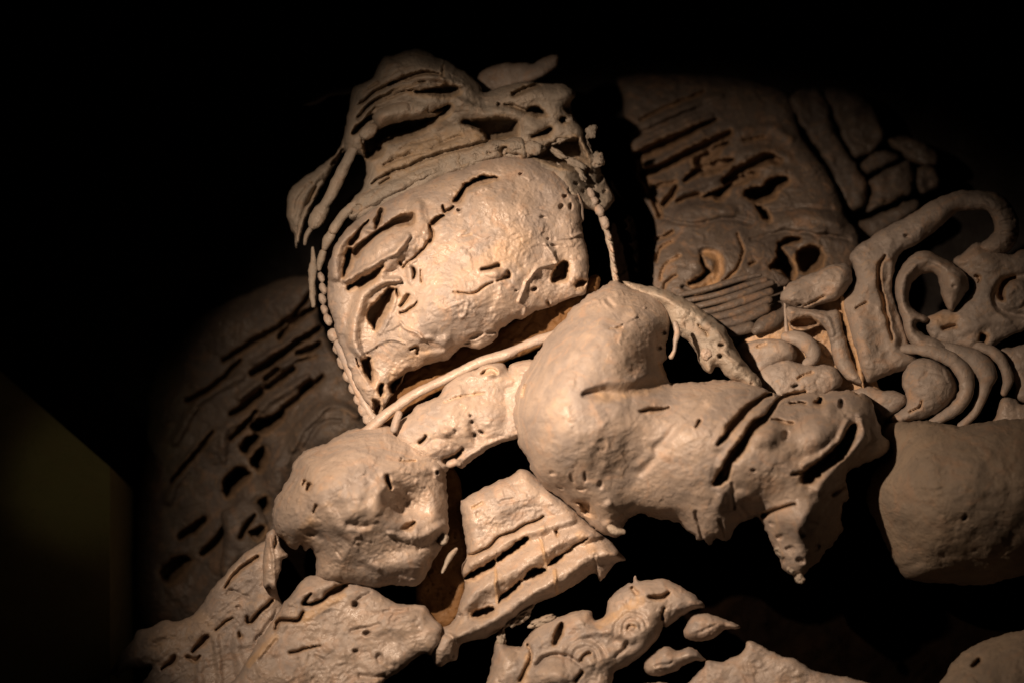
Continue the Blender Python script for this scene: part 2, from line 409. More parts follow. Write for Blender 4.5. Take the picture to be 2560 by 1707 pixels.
# ================================================================== upper right carved panel
pr = thing('carved_relief', (1800, 900, -150), 'carved stucco relief with grooved strips and a spiral scroll, right of the head', 'relief panel')
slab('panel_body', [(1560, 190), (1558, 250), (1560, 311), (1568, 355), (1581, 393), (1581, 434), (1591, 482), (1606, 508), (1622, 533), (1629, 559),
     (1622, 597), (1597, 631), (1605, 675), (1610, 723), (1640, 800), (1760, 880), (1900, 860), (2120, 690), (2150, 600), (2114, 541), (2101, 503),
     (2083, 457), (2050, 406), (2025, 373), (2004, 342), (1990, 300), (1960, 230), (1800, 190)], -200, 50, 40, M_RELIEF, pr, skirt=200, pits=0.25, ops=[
    ('p', 1750, 640, 0, 0.48), ('d', 1760, 640, 200, 130, -10, 34), ('d', 2040, 560, 110, 70, 10, 26),
    ('g', [(1597, 390), (1606, 439), (1624, 477), (1637, 508), (1648, 540)], 7, 22),
    ('g', [(1584, 393, 10), (1642, 368, 13), (1693, 345, 12), (1740, 322, 8), (1790, 300, 4)], 12, 34), ('G', [(1590, 340, 10), (1660, 310, 14), (1740, 275, 10)], 12, 16), ('d', 1900, 400, 90, 40, 20, 16), ('d', 1700, 470, 70, 26, -25, 10), ('d', 1770, 530, 110, 34, -5, 14), ('d', 1700, 560, 60, 26, -12, 10),
    ('g', [(1606, 439, 9), (1668, 411, 11), (1719, 385, 11), (1770, 360, 12), (1824, 334, 9)], 10, 34),
    ('g', [(1748, 404, 15), (1775, 388, 16), (1800, 368, 7), (1820, 360, 4)], 12, 30),
    ('g', [(1712, 451, 5), (1740, 432, 11), (1795, 413, 14), (1830, 400, 5)], 10, 34),
    ('g', [(1813, 454, 8), (1846, 428, 13), (1884, 410, 13), (1923, 396, 13), (1948, 405, 8)], 10, 40),
    ('g', [(1820, 466, 5), (1846, 452, 11), (1882, 436, 9)], 9, 34),
    ('c', [(1754, 493), (1790, 476), (1822, 462), (1828, 474), (1806, 502), (1780, 496)], 60),
    ('c', [(1864, 477), (1902, 464), (1923, 447), (1963, 440), (1973, 457), (1948, 478), (1933, 498), (1897, 510), (1870, 495)], 90),
    ('g', [(1660, 513, 7), (1675, 490, 9), (1690, 468, 5)], 7, 26), ('g', [(1693, 503, 5), (1749, 485, 5)], 5, 16),
    ('g', [(1628, 470), (1690, 455)], 5, 10), ('g', [(1640, 600, 4), (1680, 580, 5)], 5, 12),
    ('c', [(1888, 520), (1902, 518), (1926, 540), (1926, 556), (1908, 548)], 60, 7),
    ('r', [(1850, 384), (1920, 376), (1970, 396)], 16, 10), ('r', [(1600, 420, 12), (1700, 378, 14), (1800, 338, 12)], 14, 12), ('r', [(1600, 365, 12), (1690, 330, 14), (1780, 290, 12)], 14, 12), ('r', [(1620, 310), (1720, 268), (1800, 240)], 16, 12), ('g', [(1600, 300, 4), (1680, 262, 5), (1760, 230, 4)], 4, 12), ('d', 1640, 460, 50, 22, -20, 14), ('r', [(1850, 330), (1930, 320), (1975, 350)], 18, 12), ('g', [(1860, 352, 4), (1910, 345, 5)], 4, 12), ('r', [(1700, 530), (1760, 520), (1830, 530)], 20, 12), ('G', [(1650, 545), (1730, 560), (1820, 548), (1880, 560)], 10, 14), ('G', [(1880, 600), (1960, 580), (2060, 590), (2120, 600)], 10, 14), ('G', [(1930, 530), (2000, 520), (2080, 525)], 9, 12), ('r', [(1660, 500), (1740, 470), (1800, 445)], 12, 8),
    # spiral scroll
    ('G', [(1759, 629, 17), (1790, 640, 22), (1800, 675, 20), (1775, 712, 18), (1735, 728, 14), (1708, 718, 10)], 18, 22),
    ('o', [(1765, 632, 14), (1792, 645, 20), (1798, 680, 17), (1772, 712, 14), (1735, 726, 10)], 16, 0.95),
    ('c', [(1753, 640), (1768, 668), (1784, 684), (1764, 706), (1728, 716), (1722, 706), (1750, 692), (1762, 676), (1748, 652)], 46, 8),
    ('r', [(1700, 650), (1740, 662)], 34, 16),
    ('g', [(1843, 585, 3), (1857, 626, 4), (1848, 662, 4), (1822, 693, 4), (1784, 718, 4), (1733, 739, 3)], 3.5, 9),
    ('o', [(1852, 655), (1822, 697), (1784, 722)], 6, 0.9), ('g', [(1650, 700, 3), (1662, 665, 4), (1700, 640, 3)], 3.5, 7),
    ('g', [(1640, 655, 3), (1648, 625, 4), (1680, 605, 3)], 4, 8), ('g', [(1654, 740, 3), (1662, 710, 4), (1690, 690, 3)], 4, 8),
    ('g', [(1695, 760, 4), (1715, 762, 5)], 4, 14), ('g', [(1876, 662, 4), (1888, 655, 4)], 4, 10),
    # cavities between scroll and curl
    ('c', [(1945, 606), (1960, 626), (1978, 652), (1990, 682), (1978, 702), (1950, 682), (1924, 666), (1942, 644)], 110),
    ('c', [(1993, 632), (2034, 614), (2060, 635), (2052, 672), (2014, 684), (1998, 668)], 80),
    ('g', [(1950, 612, 5), (1972, 602, 8), (1996, 598, 6)], 7, 40), ('o', [(1985, 640), (1990, 690)], 8, 0.8),
    ('r', [(1950, 560), (2030, 540), (2100, 560)], 18, 9), ('r', [(1995, 596), (2060, 575)], 14, 8)])
# grooved fan of rods
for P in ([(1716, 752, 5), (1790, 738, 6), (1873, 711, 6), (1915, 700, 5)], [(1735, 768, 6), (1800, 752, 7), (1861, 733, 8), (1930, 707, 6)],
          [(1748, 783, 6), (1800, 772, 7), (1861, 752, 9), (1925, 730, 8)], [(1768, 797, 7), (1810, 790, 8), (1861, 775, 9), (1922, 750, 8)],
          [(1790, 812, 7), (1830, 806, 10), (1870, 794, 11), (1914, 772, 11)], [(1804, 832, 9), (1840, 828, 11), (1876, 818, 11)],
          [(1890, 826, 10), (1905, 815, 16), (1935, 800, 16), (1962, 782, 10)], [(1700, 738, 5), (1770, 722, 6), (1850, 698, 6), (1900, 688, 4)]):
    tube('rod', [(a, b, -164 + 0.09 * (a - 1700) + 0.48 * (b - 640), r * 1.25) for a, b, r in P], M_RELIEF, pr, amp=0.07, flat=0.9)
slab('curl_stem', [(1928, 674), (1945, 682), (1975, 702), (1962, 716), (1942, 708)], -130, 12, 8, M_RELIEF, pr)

# far blocks in the dark beyond the panel
pf = thing('stone_course', (2200, 620, -260), 'dim weathered stone blocks above the serpent curl, almost lost in the dark', 'stonework')
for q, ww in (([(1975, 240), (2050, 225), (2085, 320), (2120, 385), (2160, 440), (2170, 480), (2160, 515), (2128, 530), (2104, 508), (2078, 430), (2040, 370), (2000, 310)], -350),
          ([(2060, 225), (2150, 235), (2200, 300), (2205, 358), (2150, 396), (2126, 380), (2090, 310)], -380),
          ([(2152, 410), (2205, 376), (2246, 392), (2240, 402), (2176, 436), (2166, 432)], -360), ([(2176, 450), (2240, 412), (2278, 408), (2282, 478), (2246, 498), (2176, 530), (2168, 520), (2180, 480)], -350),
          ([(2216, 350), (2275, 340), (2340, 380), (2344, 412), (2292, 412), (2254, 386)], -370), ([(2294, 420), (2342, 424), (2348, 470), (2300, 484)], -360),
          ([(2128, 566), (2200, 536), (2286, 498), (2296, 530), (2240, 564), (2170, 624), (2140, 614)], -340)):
    slab('stone_block', q, ww, 22, 16, M_RELIEF_DIM, pf, skirt=120, step=5, noise=1.6, wr=2, rough=4, pits=0.5, ops=[('e', 2215, 505, 14, 4, -8, 12)] if len(q) == 8 else [])

# ================================================================== left carved panel
pl = thing('carved_relief', (650, 1300, -150), 'dim carved stucco relief with slanting slots, left of the beaded face edge', 'relief panel')
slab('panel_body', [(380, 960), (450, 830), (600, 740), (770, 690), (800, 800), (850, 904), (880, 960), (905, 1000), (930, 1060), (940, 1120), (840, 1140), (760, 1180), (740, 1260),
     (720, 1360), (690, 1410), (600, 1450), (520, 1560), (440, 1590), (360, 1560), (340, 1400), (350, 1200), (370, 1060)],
     -330, 60, 60, M_RELIEF_DIM, pl, skirt=200, orient=(0.83, -0.55), pits=0.3, ops=[
    ('g', [(783, 771, 7), (744, 797, 9), (698, 843, 8)], 9, 36), ('g', [(798, 822, 7), (732, 863, 9), (681, 902, 10), (630, 932, 8)], 9, 40),
    ('g', [(798, 858, 6), (770, 873, 11), (742, 884, 6)], 9, 38), ('g', [(732, 922, 7), (700, 945, 11), (670, 968, 9)], 9, 42),
    ('g', [(693, 924, 8), (663, 945, 9)], 9, 36), ('g', [(653, 978, 8), (622, 1006, 11), (579, 1034, 7)], 9, 40),
    ('g', [(778, 953, 6), (755, 973, 9)], 9, 36), ('g', [(806, 940, 5), (770, 973, 7), (732, 1001, 8), (700, 1030, 8)], 7, 30),
    ('c', [(712, 1022), (700, 1058), (655, 1086), (622, 1066), (640, 1048), (670, 1040)], 90),
    ('g', [(642, 1027, 6), (604, 1070, 8), (579, 1095, 7)], 8, 34),
    ('c', [(599, 1115), (622, 1087), (650, 1089), (642, 1115), (617, 1137)], 80), ('c', [(625, 1143), (650, 1117), (668, 1128), (663, 1158), (650, 1179), (628, 1160)], 90),
    ('c', [(555, 1204), (591, 1168), (630, 1184), (595, 1222), (568, 1244)], 90), ('c', [(642, 1255), (668, 1240), (672, 1270), (655, 1280)], 90),
    ('g', [(602, 1339, 6), (618, 1312, 7), (637, 1290, 5)], 6, 34), ('c', [(622, 1329), (655, 1314), (668, 1338), (650, 1346)], 60),
    ('g', [(507, 1383, 7), (543, 1350, 10), (573, 1308, 9)], 9, 44), ('g', [(452, 1339, 8), (480, 1322, 12), (512, 1299, 8)], 10, 44),
    ('g', [(590, 1410), (620, 1388)], 8, 40), ('p', 850, 1000, 0.30, 0), ('d', 800, 1080, 130, 90, -35, 46), ('d', 690, 1180, 50, 100, 10, 34),
    ('r', [(700, 1150), (740, 1070), (800, 1010)], 6, 4), ('r', [(716, 1160), (756, 1080), (820, 1020)], 6, 4), ('r', [(560, 1150), (560, 1080), (600, 1040)], 16, 12),
    ('g', [(560, 900, 6), (640, 850, 8), (720, 800, 7), (780, 730, 5)], 7, 30), ('g', [(470, 1000, 6), (540, 960, 8), (600, 900, 5)], 7, 30), ('r', [(440, 1100), (500, 1000), (600, 940)], 18, 18), ('r', [(420, 1250), (470, 1150), (540, 1080)], 18, 18), ('g', [(430, 1200, 5), (500, 1120, 8), (530, 1080, 5)], 7, 30), ('c', [(400, 1430), (440, 1390), (480, 1400), (450, 1440), (420, 1460)], 50), ('d', 545, 1110, 40, 60, 10, 20), ('d', 620, 1240, 60, 50, 0, 18), ('d', 560, 1400, 70, 50, -40, 16),
    ('g', [(744, 905), (790, 890)], 4, 9), ('r', [(640, 905, 14), (720, 860, 16), (790, 825, 14)], 14, 16), ('r', [(600, 990, 14), (680, 930, 14), (760, 890, 12)], 14, 16), ('r', [(600, 1060, 14), (680, 1000, 14), (770, 940, 12)], 14, 16), ('r', [(730, 1120, 16), (770, 1050, 20), (840, 1010, 18), (890, 1040, 14)], 18, 16), ('G', [(760, 1120, 10), (800, 1060, 12), (850, 1050, 10)], 10, 12), ('r', [(806, 850), (840, 905), (868, 960)], 15, 12)])
slab('drip_ridge', [(552, 1282), (580, 1262), (620, 1240), (668, 1290), (672, 1330), (640, 1388), (600, 1404), (566, 1452), (548, 1420), (560, 1340)], -370, 40, 24, M_RELIEF_DIM, pl, skirt=60,
     ops=[('g', [(602, 1341, 5), (618, 1312, 6), (637, 1288, 4)], 6, 40), ('c', [(622, 1325), (655, 1312), (664, 1330), (650, 1350), (632, 1342)], 50)])

# ================================================================== serpent ornament on the right
ps = thing('serpent_ornament', (2250, 1080, -120), 'tall looped stucco serpent ornament with a hooked curl and layered crescents at the right edge', 'ornament')
slab('backplate', [(1840, 874), (1930, 790), (2050, 740), (2120, 745), (2150, 820), (2180, 930), (2230, 1050), (2100, 1060), (1980, 1010), (1890, 950)], -82, 20, 20, M_DULL, ps, skirt=150, clay0=0.75)
slab('serpent_body', [(2103, 755), (2125, 730), (2139, 700), (2131, 664), (2123, 644), (2139, 619), (2164, 603), (2215, 568), (2266, 542), (2317, 511), (2368, 486), (2419, 476),
     (2470, 478), (2508, 491), (2531, 517), (2547, 550), (2549, 588), (2525, 625), (2485, 640), (2440, 622), (2466, 600), (2483, 578), (2482, 552), (2468, 530), (2440, 524), (2394, 532), (2358, 562), (2330, 585),
     (2292, 613), (2266, 624), (2246, 644), (2235, 682), (2230, 721), (2235, 746), (2248, 784), (2266, 838), (2276, 870), (2300, 905), (2261, 925), (2215, 941),
     (2172, 957), (2157, 940), (2140, 880), (2118, 811)], -8, 62, 42, M_DULL, ps, skirt=70, noise=1.1, ops=[
    ('g', [(2213, 640, 4), (2200, 662, 6), (2197, 700, 6), (2208, 750, 6), (2218, 800, 5), (2232, 850, 4)], 6, 12), ('G', [(2215, 660), (2214, 720), (2235, 790), (2255, 860)], 18, 16),
    ('o', [(2199, 700), (2210, 770), (2222, 820)], 6, 0.8), ('d', 2150, 850, 50, 120, 0, 18), ('G', [(2160, 640), (2200, 610)], 26, 8), ('e', 2265, 590, 9, 6, 20, 16),
    ('g', [(2140, 770, 3), (2165, 758, 4)], 3, 8), ('g', [(2255, 536, 3), (2300, 520, 3)], 3, 5), ('G', [(2500, 560), (2535, 550)], 8, 8), ('G', [(2505, 585), (2540, 580)], 8, 8),
    ('G', [(2495, 530), (2525, 520)], 7, 6)])
slab('seam_strip', [(2100, 745), (2112, 748), (2128, 808), (2150, 880), (2162, 962), (2154, 966), (2138, 900), (2116, 830)], -38, 12, 8, M_DULL, ps, clay0=0.95, step=2.5)
slab('hook_curl', [(2299, 629), (2317, 627), (2343, 636), (2373, 654), (2406, 677), (2419, 698), (2421, 724), (2399, 756), (2381, 781), (2363, 764), (2353, 733), (2348, 708),
     (2340, 688), (2322, 682), (2299, 690), (2279, 710), (2271, 733), (2276, 764), (2299, 782), (2322, 795), (2319, 808), (2296, 806), (2292, 822), (2315, 838), (2343, 846),
     (2370, 870), (2340, 885), (2300, 876), (2276, 858), (2262, 830), (2248, 775), (2238, 733), (2241, 695), (2261, 657), (2279, 638)], 2, 60, 34, M_DULL, ps, skirt=80, noise=1.1, ops=[
    ('d', 2385, 700, 45, 50, 0, 20), ('r', [(2262, 690), (2290, 662), (2330, 650), (2365, 668)], 12, 8), ('e', 2384, 716, 8, 5, 0, 8)])
slab('upper_mass', [(2383, 654), (2406, 634), (2440, 608), (2470, 614), (2508, 624), (2529, 636), (2560, 624), (2640, 616), (2700, 700), (2700, 800), (2600, 812), (2521, 842), (2483, 867),
     (2445, 880), (2381, 870), (2335, 850), (2317, 826), (2312, 800), (2343, 780), (2375, 775), (2385, 779), (2419, 746), (2434, 710), (2414, 688)], -36, 40, 32, M_DULL, ps, skirt=110, ops=[
    ('G', [(2560, 690, 14), (2512, 700, 18), (2488, 735, 16), (2505, 775, 16), (2560, 790, 14)], 16, 18), ('g', [(2536, 694, 4), (2510, 708, 7), (2500, 735, 8), (2506, 752, 5)], 7, 26),
    ('D', 2540, 735, 38, 36, 0, 20), ('c', [(2452, 834), (2466, 838), (2466, 856), (2452, 862), (2447, 850)], 50, 7), ('g', [(2360, 822), (2386, 816)], 6, 12),
    ('g', [(2438, 690, 3), (2450, 696, 5), (2447, 706, 3)], 4, 12), ('d', 2460, 650, 60, 34, 20, 14), ('r', [(2400, 830), (2450, 810), (2520, 800)], 18, 8), ('o', [(2345, 800), (2380, 800)], 24, 0.5)])
slab('disc', [(2256, 959), (2261, 926), (2279, 903), (2312, 894), (2350, 906), (2381, 932), (2393, 964), (2385, 997), (2358, 1024), (2325, 1042), (2292, 1050), (2241, 1060), (2225, 1042),
     (2264, 1015), (2262, 985)], 2, 52, 40, M_DULL, ps, skirt=80, ops=[('d', 2330, 960, 70, 70, 0, 16), ('G', [(2300, 950), (2320, 930), (2350, 935)], 7, 5), ('g', [(2303, 1000, 3), (2300, 1015, 3), (2275, 1030, 3)], 3, 8), ('G', [(2355, 905), (2383, 940), (2388, 990), (2350, 1030)], 10, 10)])
tube('crescent', [(2262, 872, -22, 12), (2317, 875, -16, 17), (2358, 888, -14, 19), (2396, 913, -14, 20), (2416, 950, -16, 21), (2411, 992, -20, 19), (2381, 1027, -24, 16), (2330, 1056, -28, 10)], M_DULL, ps, amp=0.12)
tube('crescent', [(2350, 868, -34, 13), (2398, 880, -32, 18), (2442, 903, -32, 26), (2466, 935, -34, 26), (2462, 968, -38, 16), (2452, 1000, -42, 13), (2432, 1037, -44, 12), (2402, 1064, -46, 9)], M_DULL, ps, amp=0.12)
tube('crescent', [(2430, 860, -44, 10), (2483, 880, -42, 14), (2510, 913, -42, 14), (2520, 951, -44, 14), (2510, 981, -46, 9)], M_DULL, ps, amp=0.12)
slab('side_lobe', [(2500, 875), (2530, 868), (2560, 860), (2640, 850), (2640, 1010), (2545, 1000), (2538, 960), (2520, 910)], -62, 30, 28, M_DULL, ps, skirt=110)
slab('side_lobe', [(2491, 1040), (2500, 1000), (2515, 992), (2540, 998), (2560, 1012), (2640, 1005), (2640, 1100), (2480, 1090), (2470, 1060)], -40, 34, 28, M_DULL, ps, skirt=90)
slab('shelf', [(2120, 985), (2150, 970), (2172, 966), (2202, 974), (2253, 981), (2268, 1002), (2253, 1020), (2228, 1040), (2216, 1052), (2190, 1040), (2170, 1010)], -32, 26, 20, M_DULL, ps, skirt=90)
slab('bar', [(1952, 738), (1965, 716), (1990, 700), (2034, 682), (2080, 664), (2114, 660), (2129, 675), (2130, 703), (2113, 733), (2090, 751), (2052, 762), (2024, 774), (1988, 768), (1960, 758)], 2, 56, 32, M_DULL, ps, skirt=50,
     ops=[('d', 1985, 735, 50, 40, -20, 14), ('e', 1998, 764, 8, 4, -10, 20), ('g', [(2010, 765, 2), (2060, 742, 4)], 3, 6), ('d', 2095, 700, 40, 40, 0, 12)], wr=1.4)
slab('hooked_band', [(1966, 769), (2014, 771), (2065, 777), (2092, 773), (2101, 790), (2107, 815), (2128, 892), (2151, 938), (2158, 956), (2136, 958), (2105, 938), (2085, 904), (2078, 866),
     (2068, 832), (2050, 815), (2014, 828), (1985, 824), (1970, 805)], -22, 34, 20, M_DULL, ps, skirt=60, ops=[('c', [(1978, 806), (1990, 796), (2020, 794), (2044, 806), (2040, 818), (2005, 826), (1985, 820)], 44, 7), ('r', [(1975, 778), (2040, 785), (2070, 800), (2080, 840)], 10, 7),
     ('o', [(2052, 826), (2072, 880), (2080, 910)], 9, 0.9)])
slab('curl', [(1843, 876), (1861, 858), (1912, 846), (1950, 848), (1980, 860), (1994, 884), (1984, 904), (1945, 914), (1899, 945), (1873, 925)], -18, 44, 30, M_DULL, ps, skirt=70, ops=[('d', 1950, 870, 50, 40, 0, 14), ('g', [(1895, 864, 3), (1915, 860, 4)], 4, 6)])
tube('curl', [(1965, 842, -34, 13), (2000, 848, -30, 20), (2026, 868, -28, 22), (2032, 894, -30, 18), (2015, 908, -36, 10)], M_DULL, ps, amp=0.12)
slab('curl', [(1885, 945), (1905, 920), (1960, 899), (2014, 910), (2065, 911), (2092, 920), (2105, 944), (2103, 960), (2090, 974), (2060, 992), (2024, 1008), (1960, 1010), (1900, 990)], 0, 50, 34, M_DULL, ps, skirt=90, ops=[
     ('e', 1987, 963, 11, 5, -30, 26), ('g', [(1960, 990, 3), (1990, 982, 5), (2012, 978, 4)], 4, 16), ('g', [(1995, 945, 3), (2030, 930, 4)], 3, 6)])
tube('root', [(1962, 720, -40, 3.5), (1963, 770, -36, 3.5), (1967, 830, -40, 5), (1972, 850, -46, 3)], M_DULL, ps, amp=0.2)

# ================================================================== rounded boulders on the right
pb = thing('boulder', (2400, 1300, -100), 'large smooth rounded stucco boulder at the right edge below the layered crescents', 'boulder')
slab('boulder_mass', [(2203, 1072), (2230, 1056), (2321, 1052), (2402, 1064), (2456, 1054), (2560, 1045), (2720, 1050), (2760, 1250), (2700, 1420), (2560, 1438), (2456, 1462), (2366, 1458), (2275, 1449),
     (2246, 1424), (2221, 1374), (2194, 1316), (2167, 1252), (2177, 1203), (2190, 1171), (2224, 1133), (2210, 1092)], 150, 240, 250, M_PLINTH, pb, skirt=130, wr=0.1, fn=0.8, fl=0.8, noise=1.0, rough=3, pits=0.2, ops=[
     ('e', 2413, 1294, 11, 7, -40, 26), ('d', 2430, 1210, 380, 300, 0, 90), ('p', 2400, 1200, 0.0, -0.3), ('d', 2300, 1430, 60, 26, -10, 14)])
pb2 = thing('boulder', (2500, 1700, 0), 'smaller rounded stucco boulder cut off by the bottom right corner', 'boulder')
slab('boulder_mass', [(2340, 1730), (2362, 1690), (2379, 1658), (2424, 1618), (2478, 1595), (2560, 1573), (2660, 1560), (2760, 1700), (2700, 1860), (2340, 1860)], 120, 110, 120, M_PLINTH, pb2, skirt=130, wr=0.5,
     ops=[('g', [(2432, 1664, 4), (2448, 1650, 7)], 6, 22), ('p', 2500, 1680, 0, 0.2)])

# ================================================================== the figure
fg = thing('stucco_figure', (1400, 1700, -50), 'large weathered stucco figure with tilted crowned head, thick raised arm and strapped chest', 'statue')
# chest backing behind everything, coloured black for the shade under the arm
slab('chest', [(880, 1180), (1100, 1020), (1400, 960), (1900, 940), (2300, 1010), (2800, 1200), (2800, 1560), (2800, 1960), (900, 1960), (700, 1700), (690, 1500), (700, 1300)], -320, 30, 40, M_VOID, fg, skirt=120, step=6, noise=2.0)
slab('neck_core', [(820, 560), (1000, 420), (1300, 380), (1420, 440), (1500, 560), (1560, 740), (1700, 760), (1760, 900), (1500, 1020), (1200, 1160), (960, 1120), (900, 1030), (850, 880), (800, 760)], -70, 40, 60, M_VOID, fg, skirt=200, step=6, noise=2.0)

# ---- crown
cr = slab('crown', [(882, 222), (905, 209), (933, 192), (948, 160), (960, 141), (979, 141), (997, 133), (1023, 124), (1058, 126), (1099, 146), (1137, 164), (1176, 190), (1201, 217), (1211, 231),
     (1253, 218), (1304, 206), (1355, 209), (1406, 212), (1432, 225), (1437, 243), (1424, 262), (1432, 289), (1456, 325), (1462, 355), (1483, 386), (1506, 401), (1499, 419), (1521, 463), (1536, 499),
     (1500, 530), (1400, 500), (1200, 440), (1000, 520), (900, 560), (870, 520), (905, 473), (917, 424), (905, 390), (880, 385), (860, 372), (864, 320), (874, 262)], 100, 80, 40, M_ROUGH, fg, skirt=160, noise=1.2, pits=0.5, wr=1.3, ops=[
    ('d', 1040, 200, 220, 130, 20, 90), ('d', 1500, 460, 110, 80, 55, -95), ('e', 1500, 450, 9, 14, 20, 24), ('e', 1480, 470, 12, 8, 0, 20), ('e', 1512, 480, 8, 8, 0, 18), ('e', 1470, 440, 7, 9, 0, 20), ('e', 1440, 460, 10, 6, 30, 16), ('e', 1460, 480, 6, 6, 0, 16), ('p', 1180, 300, 0, 0.05),
    ('g', [(975, 212, 3), (1000, 200, 5), (1030, 190, 7), (1060, 184, 6), (1098, 184, 3)], 5, 20), ('g', [(898, 262, 3), (930, 236, 4), (965, 215, 5), (985, 206, 3)], 4, 10), ('g', [(893, 292, 3), (925, 262, 5), (960, 240, 5), (1010, 218, 4), (1060, 205, 3)], 4, 12), ('g', [(940, 262, 3), (985, 240, 4), (1030, 226, 4)], 3, 8), ('g', [(896, 318, 3), (918, 290, 4), (938, 272, 3)], 3, 10), ('r', [(905, 300), (945, 258), (1010, 222), (1080, 200), (1150, 214)], 13, 12), ('r', [(950, 180), (990, 165)], 14, 8), ('g', [(1108, 165, 3), (1106, 190, 4)], 3, 7), ('d', 1165, 215, 26, 14, 30, 12), ('G', [(905, 256, 10), (960, 222, 12), (1040, 205, 12), (1120, 210, 10)], 9, 22), ('G', [(895, 296, 10), (950, 250, 12), (1010, 228, 10)], 8, 20), ('r', [(1108, 150), (1104, 185), (1112, 215)], 7, 9), ('r', [(925, 235), (970, 212), (1010, 200)], 9, 8),
    ('g', [(922, 220, 3), (945, 207, 4)], 3, 9), ('G', [(960, 178), (1010, 160)], 8, 7), ('r', [(955, 205), (1000, 185)], 12, 7), ('r', [(1080, 195), (1130, 180)], 10, 6),
    ('c', [(1023, 234), (1070, 222), (1118, 213), (1146, 220), (1147, 238), (1112, 246), (1070, 240)], 55),
    ('g', [(884, 332, 6), (905, 310, 8), (932, 292, 6)], 7, 44),
    ('G', [(950, 330, 46), (1020, 325, 60), (1100, 330, 50)], 50, 44), ('c', [(905, 352), (930, 338), (950, 318), (1000, 304), (1060, 292), (1100, 270), (1128, 262), (1126, 284), (1086, 312), (1048, 335), (984, 355),
           (962, 364), (962, 380), (946, 399), (918, 396)], 80, 10),
    ('c', [(1151, 307), (1215, 297), (1289, 299), (1297, 335), (1284, 347), (1222, 355), (1202, 332)], 85, 10), ('c', [(1314, 280), (1330, 268), (1350, 272), (1369, 290), (1340, 291)], 60, 8),
    ('g', [(1263, 262, 3), (1290, 268, 4), (1314, 278, 5)], 4, 18), ('e', 1247, 264, 8, 9, 0, 26), ('c', [(1330, 344), (1350, 330), (1376, 318), (1384, 330), (1360, 345)], 45, 8),
    ('c', [(1362, 366), (1406, 345), (1444, 346), (1462, 372), (1474, 420), (1466, 440), (1440, 430), (1400, 420), (1340, 396), (1326, 392), (1352, 384)], 75, 12),
    ('c', [(1420, 262), (1440, 258), (1440, 285), (1425, 285), (1408, 275)], 50, 8), ('c', [(1398, 300), (1412, 292), (1422, 306), (1404, 312)], 50, 7),
    ('G', [(980, 400), (1060, 370), (1140, 345)], 12, 10), ('g', [(930, 460, 3), (960, 440, 5), (1030, 412, 6), (1120, 380, 6), (1215, 356, 6)], 5, 14), ('g', [(960, 412, 3), (1010, 392, 4), (1070, 380, 3)], 3, 8), ('g', [(1080, 372, 3), (1120, 352, 4), (1150, 340, 3)], 3, 8), ('g', [(1000, 372, 2), (1040, 356, 3), (1090, 345, 3)], 3, 6), ('g', [(965, 432, 3), (975, 445, 4), (950, 462, 3)], 3, 8), ('G', [(930, 470, 10), (1010, 432, 10), (1110, 396, 9)], 10, 10),
    ('o', [(960, 430, 30), (1060, 380, 50), (1180, 340, 40)], 40, 0.55),
    ('r', [(1150, 262), (1200, 282), (1285, 285)], 26, 22), ('r', [(1140, 248), (1200, 270)], 8, 6), ('d', 1330, 315, 50, 34, 20, 24), ('d', 1360, 235, 80, 30, 0, 12), ('g', [(1285, 235, 8), (1310, 225, 8), (1350, 212, 4)], 8, 22)])
slab('crown_roll', [(932, 300), (940, 280), (950, 270), (972, 258), (1002, 246), (1038, 240), (1075, 240), (1100, 238), (1126, 246), (1130, 262), (1100, 288), (1060, 296), (1010, 304), (975, 312), (946, 322)], 168, 100, 32, M_ROUGH, cr, skirt=36, ops=[
     ('d', 960, 285, 40, 30, -30, 14), ('G', [(1020, 245), (1030, 275)], 10, 12), ('c', [(1068, 276), (1100, 252), (1126, 262), (1126, 280), (1098, 290)], 40, 10), ('r', [(1052, 280), (1072, 258), (1105, 244)], 8, 7)])
blob('crown_bead', (921, 330, 128), (27, 17, 20), M_ROUGH, cr, -42)
tube('crown_strand', [(902, 352, 82, 9), (880, 380, 78, 12), (858, 424, 74, 14), (838, 466, 68, 15), (820, 500, 60, 14), (806, 520, 54, 10)], M_ROUGH, cr, amp=0.12)
blob('strand_bead', (797, 540, 52), (20, 38, 18), M_ROUGH, cr, 28)
tube('crown_strand', [(781, 566, 40, 7), (766, 590, 30, 6), (762, 610, 20, 4)], M_ROUGH, cr)
slab('side_lock', [(866, 317), (872, 350), (858, 380), (840, 410), (815, 448), (796, 482), (778, 520), (762, 556), (748, 592), (741, 620), (736, 590), (728, 575), (720, 548), (716, 520), (722, 483), (746, 455), (797, 420), (836, 388), (856, 353)], 22, 50, 34, M_ROUGH, fg, skirt=80, orient=(-.5, .86), wr=2.5, ops=[
     ('g', [(856, 376, 3), (838, 402, 6), (828, 412, 3)], 5, 24), ('G', [(800, 455, 7), (775, 490, 9), (755, 540, 8)], 8, 12), ('g', [(775, 454, 2), (782, 458, 3)], 3, 8), ('G', [(770, 460, 6), (745, 500, 7), (735, 540, 6)], 7, 9), ('g', [(790, 470, 3), (765, 520, 4)], 4, 10)])
slab('side_lock', [(786, 500), (772, 530), (758, 570), (746, 610), (738, 590), (750, 545), (765, 512)], 30, 24, 14, M_ROUGH, fg, skirt=60)
tube('hair_strand', [(782, 620, 8, 3), (783, 655, 10, 8), (780, 700, 8, 9), (781, 735, 4, 8), (784, 765, 2, 5)], M_ROUGH, fg, amp=0.3)
slab('crown_plume', [(1195, 192), (1230, 165), (1290, 158), (1330, 160), (1360, 145), (1395, 140), (1388, 170), (1350, 196), (1300, 210), (1240, 230), (1205, 232)], -60, 20, 16, M_DULL, cr, skirt=90)
